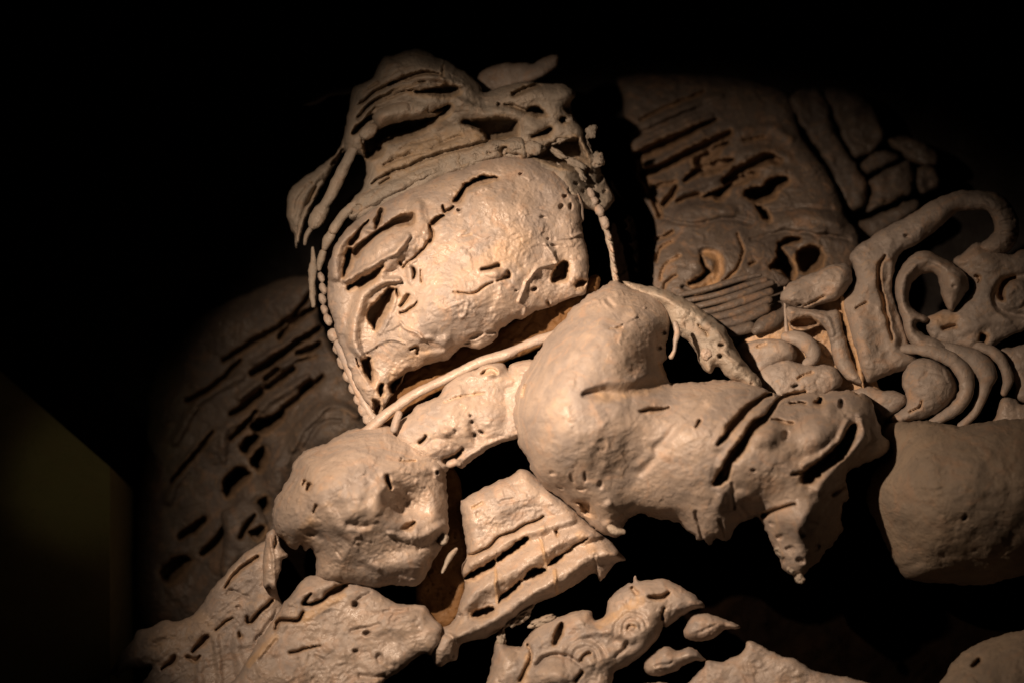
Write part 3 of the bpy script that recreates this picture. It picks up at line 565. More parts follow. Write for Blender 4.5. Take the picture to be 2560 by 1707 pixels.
slab('crown_plume', [(755, 262), (800, 236), (850, 220), (880, 222), (870, 236), (830, 240), (790, 262)], -110, 16, 12, M_DULL, cr, skirt=90)

# ---- headband
slab('headband', [(896, 492), (930, 474), (961, 460), (1012, 438), (1063, 418), (1100, 396), (1151, 378), (1202, 366), (1215, 358), (1258, 350), (1299, 342), (1322, 353), (1355, 360), (1367, 372), (1350, 385), (1328, 392),
     (1312, 398), (1266, 394), (1228, 402), (1176, 421), (1125, 439), (1063, 452), (1012, 480), (961, 509), (922, 526), (893, 546), (874, 548), (872, 532)], 118, 34, 16, M_ROUGH, fg, skirt=90, noise=1.3, pits=0.9, wr=2.0, ops=[
     ('G', [(961, 500, 7), (1030, 468, 8), (1090, 440, 8)], 8, 10), ('c', [(1150, 396), (1160, 386), (1168, 394), (1168, 408), (1154, 414)], 22, 8), ('c', [(1250, 372), (1266, 366), (1270, 380), (1256, 390)], 26, 7),
     ('g', [(1265, 388, 4), (1300, 390, 4)], 4, 14), ('e', 1190, 392, 8, 8, 0, 16), ('e', 1225, 384, 9, 9, 0, 14), ('G', [(1312, 350), (1316, 392)], 5, 14), ('g', [(880, 530, 4), (895, 518, 6)], 5, 24), ('g', [(1044, 432, 4), (1052, 428, 5)], 4, 12)])
blob('headband_lump', (1288, 366, 120), (20, 14, 12), M_ROUGH, fg, -15, amp=.2); blob('headband_lump', (1332, 370, 118), (22, 18, 12), M_ROUGH, fg, 20, amp=.2); blob('headband_lump', (1232, 372, 120), (15, 11, 10), M_ROUGH, fg, -20, amp=.2)
for c, r, a in (((1396, 385, 66), (23, 9, 9), 33), ((1438, 408, 60), (28, 11, 10), 28), ((1404, 426, 70), (20, 7, 8), 62), ((1450, 435, 60), (22, 9, 9), 55), ((1478, 330, 40), (14, 18, 10), 20), ((1426, 312, 64), (11, 19, 12), -10),
                ((1400, 348, 74), (26, 10, 12), -25), ((1494, 400, 36), (17, 20, 12), 15), ((1466, 372, 36), (12, 30, 10), -14)):
    blob('crown_chip', c, r, M_ROUGH, cr, a, amp=0.3)

# ---- face
face = slab('face', [(818, 700), (818, 681), (823, 655), (833, 624), (853, 589), (880, 560), (920, 530), (961, 505), (1030, 470), (1100, 440), (1176, 414), (1227, 394), (1317, 392), (1355, 406), (1393, 429), (1421, 458), (1446, 489), (1452, 527),
     (1457, 578), (1468, 630), (1473, 680), (1471, 706), (1462, 734), (1437, 741), (1399, 757), (1335, 782), (1310, 798), (1283, 803), (1250, 826), (1240, 847), (1212, 868), (1186, 873), (1158, 867), (1138, 880), (1122, 898),
     (1072, 910), (1041, 923), (1012, 936), (999, 964), (970, 1003), (954, 1034), (941, 1043), (929, 1020), (911, 997), (893, 972), (878, 936), (865, 898), (853, 868), (842, 836), (833, 798), (820, 757)], 118, 46, 44, M_SKIN, fg,
     skirt=110, step=2.5, fn=2.8, fl=1.3, noise=0.7, rough=3.2, wr=1.0, pits=0.12, ops=[
    ('d', 1170, 650, 430, 300, -24, 125), ('d', 1130, 765, 220, 120, -25, 46), ('d', 1010, 850, 120, 60, -20, 16), ('p', 1150, 700, -0.02, 0.02), ('d', 1400, 640, 130, 200, 15, -22),
    # brow and crescent hollow
    ('c', [(1130, 503), (1146, 482), (1158, 462), (1180, 448), (1204, 439), (1242, 444), (1244, 450), (1222, 454), (1194, 460), (1172, 474), (1160, 490), (1152, 506), (1140, 508)], 62, 8),
    ('d', 1215, 505, 90, 60, -25, 22), ('r', [(1156, 512), (1176, 482), (1215, 466)], 16, 12),
    ('g', [(1106, 518, 3), (1112, 530, 5), (1124, 524, 4), (1132, 518, 3)], 4, 24), ('e', 1148, 528, 9, 5, 25, 26), ('g', [(1084, 556, 7), (1096, 546, 6), (1110, 541, 3)], 6, 34), ('g', [(1074, 563, 4), (1080, 590, 6), (1072, 606, 4)], 5, 20),
    # eye
    ('d', 955, 628, 112, 52, -38, 48), ('g', [(1024, 548, 14), (1008, 550, 12), (986, 557, 8), (955, 574, 5), (935, 590, 6), (912, 608, 8), (889, 632, 11)], 8, 46),
    ('c', [(876, 618), (884, 624), (882, 648), (876, 672), (862, 692), (856, 684), (860, 650), (866, 626)], 60, 8), ('o', [(862, 680), (858, 694)], 8, 0.9),
    ('G', [(870, 705, 22), (905, 690, 16)], 18, -6), ('r', [(864, 700, 11), (905, 676, 12), (961, 648, 12), (1000, 618, 12), (1020, 590, 12)], 12, 24),
    ('r', [(835, 690, 22), (838, 640, 22), (858, 600, 22), (886, 575, 20)], 22, 32), ('r', [(880, 590, 10), (905, 566, 10), (935, 548, 8)], 10, 9),
    ('c', [(948, 522), (956, 521), (961, 529), (956, 536), (948, 534)], 40, 6), ('g', [(950, 538, 5), (946, 552, 9), (942, 560, 5)], 7, 36), ('g', [(945, 562), (940, 570)], 5, 22),
    ('g', [(879, 606, 8), (890, 592, 7), (899, 576, 4), (922, 552, 2.5)], 5, 26), ('r', [(915, 575), (945, 580)], 10, 8),
    ('c', [(871, 716), (899, 695), (930, 680), (959, 665), (956, 678), (944, 694), (925, 713), (904, 721), (890, 720), (876, 729)], 54, 6),
    # nose bridge strips
    ('r', [(1044, 522, 30), (1046, 560, 34), (1022, 610, 32), (985, 648, 24), (950, 688, 16)], 26, 26), ('g', [(1010, 668, 3), (1040, 640, 4), (1078, 604, 3)], 3, 12), ('g', [(1030, 652, 2), (1052, 625, 3)], 3, 8),
    ('g', [(1000, 656, 4), (1005, 662, 4)], 4, 14), ('g', [(1034, 672, 3), (1036, 684, 5), (1033, 696, 3)], 4, 24), ('g', [(1051, 676, 2), (1054, 705, 3)], 2.5, 10), ('r', [(1022, 668), (1024, 700)], 12, 12),
    ('G', [(970, 680), (990, 672)], 6, 8), ('r', [(1060, 600), (1044, 640), (1020, 664)], 8, 7),
    # nostril curl
    ('r', [(996, 700, 10), (960, 704, 17), (926, 720, 20), (902, 750, 23), (890, 790, 24), (884, 836, 23), (892, 872, 18), (908, 894, 10)], 14, 32),
    ('c', [(974, 722), (988, 728), (979, 757), (962, 790), (950, 806), (936, 828), (925, 806), (918, 798), (918, 782), (934, 757), (955, 740)], 66, 7), ('r', [(990, 740, 9), (972, 790, 12), (950, 830, 12)], 12, 12),
    ('g', [(992, 726, 3), (996, 740, 4)], 4, 20), ('g', [(1002, 766, 4), (1014, 748, 6), (1020, 738, 4)], 5, 16), ('g', [(1000, 784, 3), (1020, 776, 4), (1042, 754, 3)], 4, 14),
    # lower cheek
    ('c', [(905, 906), (912, 896), (926, 893), (930, 912), (935, 936), (931, 958), (922, 950), (912, 930)], 60, 6), ('r', [(900, 884), (896, 920), (920, 960)], 6, 5), ('g', [(888, 895, 1.5), (898, 914, 3)], 3, 18),
    ('r', [(915, 880, 6), (945, 860, 8), (975, 848, 6), (1010, 860, 4)], 7, 10), ('r', [(1003, 806, 5), (1014, 820, 7), (1040, 832, 7), (1055, 846, 6)], 6, 10), ('r', [(965, 830), (1000, 808)], 7, 9), ('g', [(1028, 872, 3), (1044, 868, 4), (1043, 884, 3)], 3, 14),
    ('c', [(945, 968), (956, 956), (963, 962), (962, 980), (954, 994), (946, 984)], 44, 6), ('c', [(976, 956), (988, 944), (1006, 940), (1004, 962), (990, 984), (978, 980)], 50, 8), ('c', [(930, 1000), (942, 1002), (960, 1020), (955, 1044), (936, 1044)], 40, 8),
    ('d', 1112, 852, 22, 20, 0, 16), ('r', [(1052, 850), (1075, 846), (1090, 852)], 10, 8), ('e', 1190, 840, 26, 9, -15, 14), ('e', 1228, 832, 16, 7, -10, 14), ('e', 1165, 856, 12, 6, -10, 10), ('r', [(1060, 890), (1110, 880)], 14, 8),
    # cheek cut and holes
    ('g', [(1202, 674, 2), (1225, 670, 5), (1248, 664, 6)], 5, 22), ('d', 1240, 684, 36, 18, 5, 14), ('g', [(1258, 694, 3), (1272, 690, 6), (1270, 680, 4)], 4, 18), ('g', [(1240, 704, 2), (1270, 694, 3)], 3, 8),
    ('g', [(1133, 731, 2), (1177, 735, 3), (1207, 721, 4), (1230, 705, 2)], 3, 10), ('r', [(1110, 770), (1150, 756), (1168, 752), (1165, 780), (1152, 795)], 5, 5), ('g', [(1155, 590, 1.5), (1178, 585, 2)], 2, 3),
    ('c', [(1411, 650), (1422, 662), (1420, 696), (1402, 704), (1386, 709), (1378, 699), (1386, 675), (1399, 660)], 62, 5), ('e', 1335, 724, 10, 7, -20, 30), ('e', 1292, 728, 5, 4, 0, 16),
    ('e', 1432, 478, 15, 11, 20, 44), ('e', 1413, 490, 8, 6, 0, 28), ('e', 1405, 517, 8, 10, 30, 24), ('e', 1427, 516, 5, 12, 0, 24), ('e', 1302, 436, 7, 5, 0, 20), ('e', 1371, 599, 6, 4, 0, 12), ('e', 1384, 614, 9, 5, 20, 14), ('e', 1358, 545, 12, 5, 0, 12),
    ('r', [(1362, 612, 6), (1376, 630, 9), (1392, 655, 7)], 8, 12), ('r', [(1396, 658, 5), (1350, 668, 7), (1322, 698, 7), (1308, 728, 6), (1297, 755, 5)], 6, 12), ('G', [(1345, 690), (1365, 700)], 16, 12), ('r', [(1391, 597, 3), (1430, 592, 5), (1458, 586, 4)], 5, 8), ('d', 1425, 560, 36, 28, 0, 12),
    ('c', [(1436, 708), (1450, 698), (1466, 704), (1462, 722), (1444, 722)], 26, 8), ('g', [(1369, 756, 3), (1374, 766, 4)], 4, 20), ('r', [(1376, 760), (1382, 776)], 5, 10), ('r', [(1297, 757, 5), (1312, 768, 6), (1308, 790, 5)], 5, 8),
    ('r', [(1200, 600), (1240, 590), (1280, 600)], 3, 3), ('r', [(1180, 585), (1210, 596), (1235, 586)], 3, 3), ('d', 1290, 520, 60, 50, 0, 8), ('d', 1350, 500, 40, 40, 0, -8), ('o', [(1000, 930), (1060, 890)], 40, 0.35), ('o', [(1290, 600, 60), (1240, 650, 50)], 60, 0.35)])
# edge roll and beads down the face edge
tube('rim_roll', [(905, 498, 92, 8), (884, 514, 92, 10), (862, 534, 90, 12), (845, 556, 86, 11), (833, 576, 82, 12)], M_ROUGH, face, amp=.15)
tube('rim_roll', [(829, 584, 76, 11), (818, 604, 72, 12), (812, 620, 68, 8)], M_ROUGH, face, amp=.15)
tube('rim_roll', [(808, 632, 62, 9), (801, 652, 56, 9), (798, 672, 48, 6)], M_ROUGH, face, amp=.15)
for c, r in (((803, 694, 44), (8, 14, 9)), ((808, 722, 44), (9, 16, 10)), ((806, 748, 42), (9, 15, 10)), ((811, 775, 44), (9, 14, 10)), ((820, 800, 46), (10, 16, 11)), ((833, 838, 50), (14, 18, 14)), ((845, 872, 52), (13, 15, 13)),
             ((858, 905, 54), (15, 18, 14)), ((872, 940, 56), (15, 18, 14)), ((886, 970, 58), (15, 17, 14)), ((897, 998, 60), (13, 16, 13)), ((909, 1024, 62), (14, 18, 13)), ((921, 1046, 62), (15, 17, 13)), ((936, 1064, 62), (15, 14, 12))):
    blob('bead', c, r, M_DULL, face, -20, amp=0.10)
tube('edge_band', [(846, 860, 62, 12), (870, 915, 64, 13), (895, 975, 66, 12), (925, 1030, 66, 11), (945, 1058, 66, 9)], M_SKIN, face, amp=.04)
for i, (a, b, r1, r2) in enumerate(((1478, 484, 9, 15), (1486, 502, 10, 13), (1499, 527, 12, 16), (1512, 557, 11, 17), (1522, 590, 7, 13), (1529, 620, 6, 14), (1533, 648, 5, 12), (1538, 675, 6, 11), (1541, 695, 6, 10))):
    blob('bead', (a, b, 60 - i * 2), (r1, r2, 11), M_DULL, face, -22, amp=0.12)
tube('bead_rim', [(1474, 476, 46, 7), (1500, 528, 44, 9), (1520, 590, 42, 8), (1530, 640, 40, 7), (1538, 700, 38, 7)], M_ROUGH, face, amp=.25)
tube('temple_strip', [(1440, 490, 92, 9), (1446, 515, 92, 12), (1450, 548, 90, 10)], M_DULL, face, amp=.06)
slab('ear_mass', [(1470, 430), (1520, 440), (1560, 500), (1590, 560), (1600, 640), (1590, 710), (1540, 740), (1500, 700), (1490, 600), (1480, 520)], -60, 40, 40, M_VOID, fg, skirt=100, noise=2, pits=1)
# underside of the jaw and chin cord
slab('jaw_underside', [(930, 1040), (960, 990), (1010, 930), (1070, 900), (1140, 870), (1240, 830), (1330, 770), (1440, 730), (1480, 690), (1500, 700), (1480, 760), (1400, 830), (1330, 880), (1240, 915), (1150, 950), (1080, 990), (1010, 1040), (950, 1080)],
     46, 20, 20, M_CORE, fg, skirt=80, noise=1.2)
tube('chin_cord', [(912, 1082, 92, 12), (940, 1058, 100, 14), (966, 1034, 104, 12), (995, 1013, 106, 13), (1033, 987, 108, 12), (1072, 967, 110, 12), (1110, 949, 110, 12), (1161, 923, 110, 12), (1212, 900, 110, 12), (1263, 886, 110, 13),
     (1301, 868, 110, 10), (1340, 852, 108, 12), (1382, 838, 104, 11), (1420, 818, 96, 10)], M_SKIN, fg, amp=.10)

# ---- collar
slab('collar', [(985, 1066), (1018, 1040), (1046, 1010), (1095, 992), (1112, 962), (1148, 938), (1194, 918), (1225, 906), (1258, 909), (1272, 926), (1274, 912), (1301, 902), (1340, 903), (1380, 960), (1370, 1060), (1300, 1094), (1263, 1103),
     (1225, 1118), (1194, 1141), (1172, 1156), (1155, 1172), (1134, 1160), (1120, 1176), (1100, 1180), (1040, 1160), (990, 1110)], 138, 52, 34, M_SKIN, fg, skirt=60, noise=1.1, pits=0.25, wr=1.2, ops=[
     ('d', 1130, 1050, 160, 90, -25, 40), ('d', 1230, 925, 34, 20, 0, 16), ('g', [(1205, 935, 4), (1225, 925, 8), (1240, 928, 4)], 6, 12), ('e', 1177, 1038, 6, 4, 20, 16), ('e', 1181, 1054, 5, 6, 0, 18), ('e', 1204, 1081, 11, 5, 30, 26), ('e', 1187, 1088, 6, 7, 0, 22),
     ('g', [(1052, 1104, 5), (1062, 1094, 4), (1066, 1088, 3)], 4, 20), ('e', 1155, 1122, 8, 8, 0, 30), ('d', 1115, 1080, 26, 18, -20, 16), ('e', 1138, 1078, 6, 8, 0, 12), ('g', [(1114, 1150, 6), (1135, 1142, 7), (1150, 1130, 5)], 6, 34), ('r', [(1160, 1150, 7), (1220, 1110, 12), (1290, 1085, 10)], 12, 12),
     ('d', 1095, 1125, 40, 30, -10, 20), ('d', 1230, 1050, 40, 60, 10, 12), ('g', [(1110, 1006, 2), (1150, 990, 3), (1210, 980, 2)], 3, 5), ('G', [(1180, 1060), (1190, 1100)], 16, 12)])
tube('collar_peg', [(997, 1034, 150, 9), (991, 1050, 150, 10), (985, 1072, 148, 10)], M_SKIN, fg, amp=.06)
tube('collar_tip', [(1124, 1160, 128, 9), (1136, 1155, 128, 10), (1146, 1158, 124, 7)], M_SKIN, fg, amp=.1)

# ---- worn hand on the left
slab('fist', [(727, 1182), (729, 1168), (737, 1152), (750, 1136), (768, 1123), (800, 1112), (819, 1106), (839, 1092), (868, 1078), (895, 1070), (946, 1062), (979, 1065), (1012, 1080), (1060, 1098), (1100, 1130), (1124, 1156), (1112, 1172), (1117, 1193), (1119, 1244), (1121, 1295),
     (1121, 1333), (1101, 1372), (1086, 1397), (1072, 1425), (1060, 1452), (1035, 1462), (983, 1460), (932, 1468), (868, 1462), (796, 1450), (792, 1410), (787, 1382), (775, 1370), (763, 1375), (752, 1362), (740, 1372), (728, 1370), (716, 1360), (704, 1346), (690, 1336), (682, 1310), (681, 1280),
     (690, 1244), (711, 1213)], 185, 150, 105, M_SKIN, fg, skirt=70, step=2.5, fn=2.4, fl=1.6, noise=0.9, wr=0.9, rough=3.5, pits=0.15, ops=[
     ('d', 880, 1240, 215, 190, -10, 130), ('p', 900, 1270, 0, 0.0), ('d', 800, 1200, 90, 90, 0, 10), ('g', [(768, 1222, 4), (774, 1212, 7)], 5, 24), ('g', [(757, 1211, 3), (762, 1202, 5)], 4, 18), ('g', [(782, 1280, 3), (790, 1264, 5)], 4, 14), ('d', 745, 1180, 26, 40, 40, -8),
     ('G', [(735, 1168, 4), (760, 1142, 8), (800, 1124, 6)], 7, 9), ('g', [(968, 1190, 5), (970, 1204, 6), (975, 1220, 5)], 5, 36), ('r', [(960, 1180, 18), (1000, 1170, 30), (1060, 1168, 28), (1096, 1172, 16)], 20, 12), 
     ('d', 1015, 1258, 80, 66, 20, -74), ('r', [(950, 1215, 30), (950, 1290, 34), (985, 1318, 24)], 22, 8), ('g', [(1008, 1318, 4), (1024, 1314, 9), (1034, 1308, 5)], 7, 18), ('G', [(985, 1268), (1010, 1285)], 12, 10), ('r', [(970, 1330, 8), (1040, 1345, 18), (1110, 1310, 16)], 18, 14),
     ('r', [(975, 1220), (1010, 1232), (1040, 1244)], 12, 8), ('d', 1094, 1180, 16, 22, 0, 16), ('e', 1092, 1181, 5, 7, 0, 24), ('e', 1005, 1147, 4, 4, 0, 14), ('e', 1052, 1135, 3, 3, 0, 12), ('g', [(1000, 1152, 2), (1040, 1150, 3)], 3, 8), ('G', [(1050, 1370), (1100, 1345)], 12, 10),
     ('r', [(828, 1280), (842, 1306), (856, 1330), (885, 1352), (905, 1390), (945, 1420)], 16, 7), ('d', 840, 1270, 30, 60, -20, -10), ('G', [(870, 1310), (920, 1312)], 14, 10), ('G', [(770, 1330), (800, 1345)], 14, 14), ('d', 745, 1320, 50, 40, 0, 14),
     ('d', 1000, 1410, 110, 40, -10, 14), ('e', 1078, 1400, 8, 12, 20, 26), ('c', [(700, 1338), (716, 1350), (724, 1372), (708, 1360)], 30, 8), ('G', [(850, 1390, 6), (842, 1380, 6)], 6, 6), ('o', [(760, 1340), (780, 1310)], 30, 0.5), ])
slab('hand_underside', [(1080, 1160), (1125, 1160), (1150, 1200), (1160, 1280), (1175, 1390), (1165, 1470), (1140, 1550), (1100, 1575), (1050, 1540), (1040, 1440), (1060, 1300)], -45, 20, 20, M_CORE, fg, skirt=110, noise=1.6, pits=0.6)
slab('hand_drip', [(1094, 1352), (1106, 1330), (1120, 1336), (1118, 1356), (1104, 1364)], 118, 12, 8, M_ROUGH, fg, step=2.5)
tube('hand_drip', [(1140, 1372, 104, 5), (1128, 1386, 104, 8), (1118, 1404, 104, 6), (1106, 1430, 102, 3)], M_ROUGH, fg, amp=.2)
slab('wrist_drape', [(668, 1332), (684, 1322), (696, 1340), (700, 1362), (712, 1378), (720, 1388), (706, 1400), (702, 1424), (694, 1440), (690, 1470), (682, 1472), (672, 1462), (662, 1466), (656, 1430), (660, 1370)], 72, 30, 18, M_SKIN, fg, skirt=60, step=2.5, ops=[
     ('g', [(688, 1340, 2), (691, 1358, 4), (687, 1368, 2)], 3, 18), ('r', [(676, 1345), (684, 1400), (686, 1460)], 6, 6)])

# ---- raised arm
arm = slab('arm', [(1284, 1063), (1283, 1012), (1296, 961), (1309, 935), (1327, 910), (1342, 882), (1360, 856), (1383, 828), (1406, 802), (1429, 774), (1457, 746), (1495, 722), (1520, 709), (1543, 703), (1560, 711), (1587, 722), (1612, 728), (1640, 742), (1662, 762), (1680, 786),
     (1676, 815), (1670, 843), (1662, 874), (1668, 896), (1660, 912), (1666, 940), (1680, 958), (1712, 952), (1763, 952), (1801, 949), (1840, 952), (1904, 967), (1955, 988), (2019, 982), (2070, 979), (2095, 974), (2146, 980), (2177, 998), (2184, 1018), (2195, 1049), (2206, 1082),
     (2227, 1106), (2224, 1126), (2190, 1146), (2150, 1162), (2122, 1180), (2116, 1206), (2122, 1240), (2108, 1262), (2106, 1299), (2106, 1329), (2084, 1357), (2047, 1398), (2029, 1419), (2012, 1436), (1998, 1449), (1976, 1434), (1952, 1409), (1927, 1351), (1910, 1318), (1898, 1290),
     (1876, 1292), (1858, 1302), (1840, 1318), (1828, 1338), (1808, 1352), (1790, 1345), (1772, 1362), (1760, 1348), (1742, 1350), (1734, 1334), (1716, 1326), (1700, 1308), (1680, 1300), (1640, 1294), (1600, 1284), (1574, 1296), (1562, 1310), (1556, 1322), (1560, 1334), (1534, 1342),
     (1505, 1333), (1483, 1318), (1458, 1295), (1432, 1273), (1406, 1250), (1368, 1222), (1340, 1196), (1322, 1158), (1300, 1115)], 232, 210, 135, M_SKIN, fg, skirt=60, step=2.5, fn=1.3, fl=0.7, noise=0.4, rough=4.5, wr=0.6, pits=0.0, ops=[
     ('e', 1975, 1370, 16, 10, 0, 14), ('e', 1950, 1340, 12, 9, 0, 12), ('e', 2005, 1330, 10, 14, 0, 12), ('e', 2000, 1400, 14, 9, 30, 16), ('e', 2040, 1370, 18, 10, -40, 18), ('e', 1960, 1400, 8, 10, 0, 12), ('e', 2030, 1310, 20, 8, 0, 10), ('e', 1930, 1310, 9, 9, 0, 10),
     ('d', 1430, 1000, 250, 360, 22, 150), ('d', 1480, 1080, 160, 120, 0, 20), ('d', 1420, 1265, 180, 70, 32, -46), ('d', 1640, 1310, 170, 50, 2, -30), ('d', 1780, 1100, 360, 190, 12, 90), ('G', [(1462, 985, 12), (1510, 980, 26), (1580, 984, 38), (1670, 952, 40)], 40, 26), ('d', 1530, 850, 130, 120, 0, 16),
     ('d', 1545, 800, 48, 28, -10, -16), ('r', [(1462, 760, 4), (1485, 750, 6), (1498, 752, 5), (1500, 762, 4)], 5, 8), ('r', [(1508, 752), (1516, 764)], 6, 8), ('G', [(1520, 752), (1532, 765)], 9, 12), ('r', [(1538, 814, 5), (1560, 806, 7), (1590, 790, 5)], 6, 8), ('e', 1557, 811, 3, 3, 0, 10), ('g', [(1525, 822, 2), (1556, 818, 2.5)], 2.5, 5),
     ('r', [(1542, 732), (1590, 722), (1650, 752), (1700, 790)], 14, 10), ('e', 1612, 769, 6, 3, -30, -8), ('g', [(1312, 962, 3), (1306, 990, 4)], 4, 10), ('r', [(1340, 985), (1380, 920), (1440, 880)], 16, 6),
     ('g', [(1600, 1027, 3), (1634, 1023, 6), (1672, 1018, 2)], 4, 16), ('g', [(1738, 1064, 3), (1750, 1052, 5)], 4, 16), ('G', [(1640, 1120, 16), (1700, 1060, 18), (1760, 1010, 16)], 16, 9), ('G', [(1600, 1180), (1660, 1120)], 16, 8), ('r', [(1720, 1000), (1780, 1000), (1850, 985)], 20, 8),
     # wrist creases
     ('g', [(1930, 984, 4), (1905, 992, 5), (1879, 1012, 8), (1860, 1030, 9), (1843, 1049, 11), (1822, 1076, 9), (1797, 1108, 4)], 8, 40), ('g', [(2016, 978, 4), (1985, 985, 4), (1950, 996, 5), (1934, 1014, 6), (1914, 1046, 8), (1889, 1060, 11), (1866, 1090, 10), (1852, 1114, 14), (1822, 1154, 10), (1807, 1188, 15), (1787, 1207, 6)], 9, 60),
     ('r', [(1985, 988, 10), (1910, 1020, 18), (1870, 1064, 20), (1830, 1120, 20), (1800, 1165, 16)], 18, 12), ('r', [(1880, 1000), (1830, 1050), (1790, 1110)], 24, 10),
     ('g', [(1975, 1007, 2), (2012, 1008, 4)], 4, 20), ('c', [(2034, 1005), (2054, 995), (2060, 1016), (2046, 1014)], 44, 7), ('e', 2104, 1008, 10, 16, 10, 44), ('d', 2072, 1020, 24, 24, 0, 16), ('g', [(2128, 975, 2), (2182, 1010, 2)], 3, 0.1),
     ('d', 1918, 1085, 62, 44, -10, 30), ('g', [(1930, 1048, 2), (1955, 1051, 5), (1980, 1058, 4)], 4, 14), ('e', 1965, 1088, 12, 16, 20, 18), ('d', 2050, 1075, 76, 70, -50, 40), ('g', [(2134, 1066, 8), (2120, 1096, 13), (2100, 1126, 14), (2083, 1144, 14), (2044, 1168, 14), (2020, 1192, 17)], 13, 72),
     ('r', [(2118, 1050, 10), (2096, 1100, 14), (2060, 1136, 14), (2010, 1160, 12)], 14, 20), ('r', [(2150, 1040, 14), (2160, 1080, 20), (2130, 1130, 20), (2080, 1180, 22), (2045, 1220, 22)], 20, 24), ('G', [(2115, 1040), (2150, 1044)], 7, 8), ('d', 1995, 1150, 40, 30, 0, -12), ('g', [(1980, 1184, 3), (2005, 1180, 6)], 4, 14), ('e', 1885, 1175, 8, 6, 0, 22),
     ('g', [(1909, 1288, 7), (1940, 1272, 5), (1988, 1258, 3)], 5, 20), ('G', [(2080, 1235, 10), (2110, 1215, 12)], 12, 30), ('r', [(2050, 1230), (2090, 1205)], 16, 10), ('d', 1860, 1240, 34, 24, 0, 16), ('d', 1800, 1250, 20, 40, 10, 14), ('G', [(1830, 1210), (1835, 1270)], 8, 10),
     ('G', [(1740, 1280), (1756, 1340)], 9, 16), ('G', [(1800, 1300), (1810, 1340)], 9, 16), ('G', [(1850, 1262), (1868, 1290)], 8, 12), ('p', 1500, 1000, 0.02, 0.02), ('d', 1980, 1360, 60, 90, 0, -30), ('d', 2075, 1330, 80, 110, 25, -90), ('d', 2000, 1300, 120, 60, 0, 26),
     ('e', 1430, 1195, 16, 7, 70, 8), ('e', 1380, 1180, 9, 7, 0, 10), ('e', 1400, 1215, 12, 7, 30, 10), ('e', 1462, 1190, 5, 18, 0, 12), ('e', 1455, 1222, 16, 6, 0, 10), ('e', 1500, 1210, 10, 14, 0, 8), ('c', [(1440, 1256), (1470, 1258), (1488, 1290), (1470, 1292)], 24, 9), ('d', 1520, 1262, 14, 18, 0, 10), ('d', 1518, 1312, 16, 18, 0, 12),
     ('e', 1648, 868, 9, 8, 0, 22), ('e', 1660, 832, 8, 9, 0, 26), ('c', [(1650, 905), (1664, 915), (1674, 936), (1660, 936)], 30, 7), ('e', 1672, 870, 7, 12, 0, 30), ('o', [(1500, 990), (1640, 960)], 26, 0.5)])
tube('plaster_flake', [(1688, 808, 190, 6), (1693, 830, 186, 9), (1688, 856, 182, 6), (1686, 876, 178, 5), (1678, 892, 176, 6)], M_SKIN, fg, amp=.2)
tube('plaster_drip', [(1524, 1318, 150, 8), (1540, 1328, 146, 9), (1558, 1328, 140, 6)], M_ROUGH, fg, amp=.3)
blob('plaster_drip', (2000, 1446, 118), (12, 12, 10), M_ROUGH, fg, 0, amp=.25); blob('plaster_drip', (1985, 1410, 112), (18, 22, 14), M_ROUGH, fg, 20, amp=.4); blob('plaster_drip', (1962, 1372, 112), (22, 20, 16), M_ROUGH, fg, 0, amp=.4)

# ---- sleeve edge behind the shoulder
slab('sleeve_edge', [(1556, 704), (1590, 711), (1638, 718), (1680, 732), (1728, 756), (1773, 787), (1808, 816), (1827, 848), (1850, 889), (1872, 915), (1898, 945), (1904, 974), (1870, 972), (1850, 956), (1832, 950), (1814, 938), (1806, 924), (1788, 916), (1776, 934),
     (1752, 912), (1742, 884), (1732, 866), (1716, 850), (1690, 830), (1672, 800), (1650, 762), (1600, 745)], 116, 70, 34, M_ROUGH, fg, skirt=60, noise=1.2, pits=1.0, ops=[('r', [(1640, 735), (1720, 775), (1790, 830), (1820, 860)], 18, 10), ('e', 1804, 862, 10, 6, 0, 26), ('e', 1799, 891, 9, 7, 0, 30), ('g', [(1745, 812, 2), (1770, 840, 3)], 3, 6), ('r', [(1810, 880), (1850, 905)], 8, 9)])
blob('plaster_chip', (1766, 884, 108), (15, 17, 12), M_SKIN, fg, 30, amp=.2)

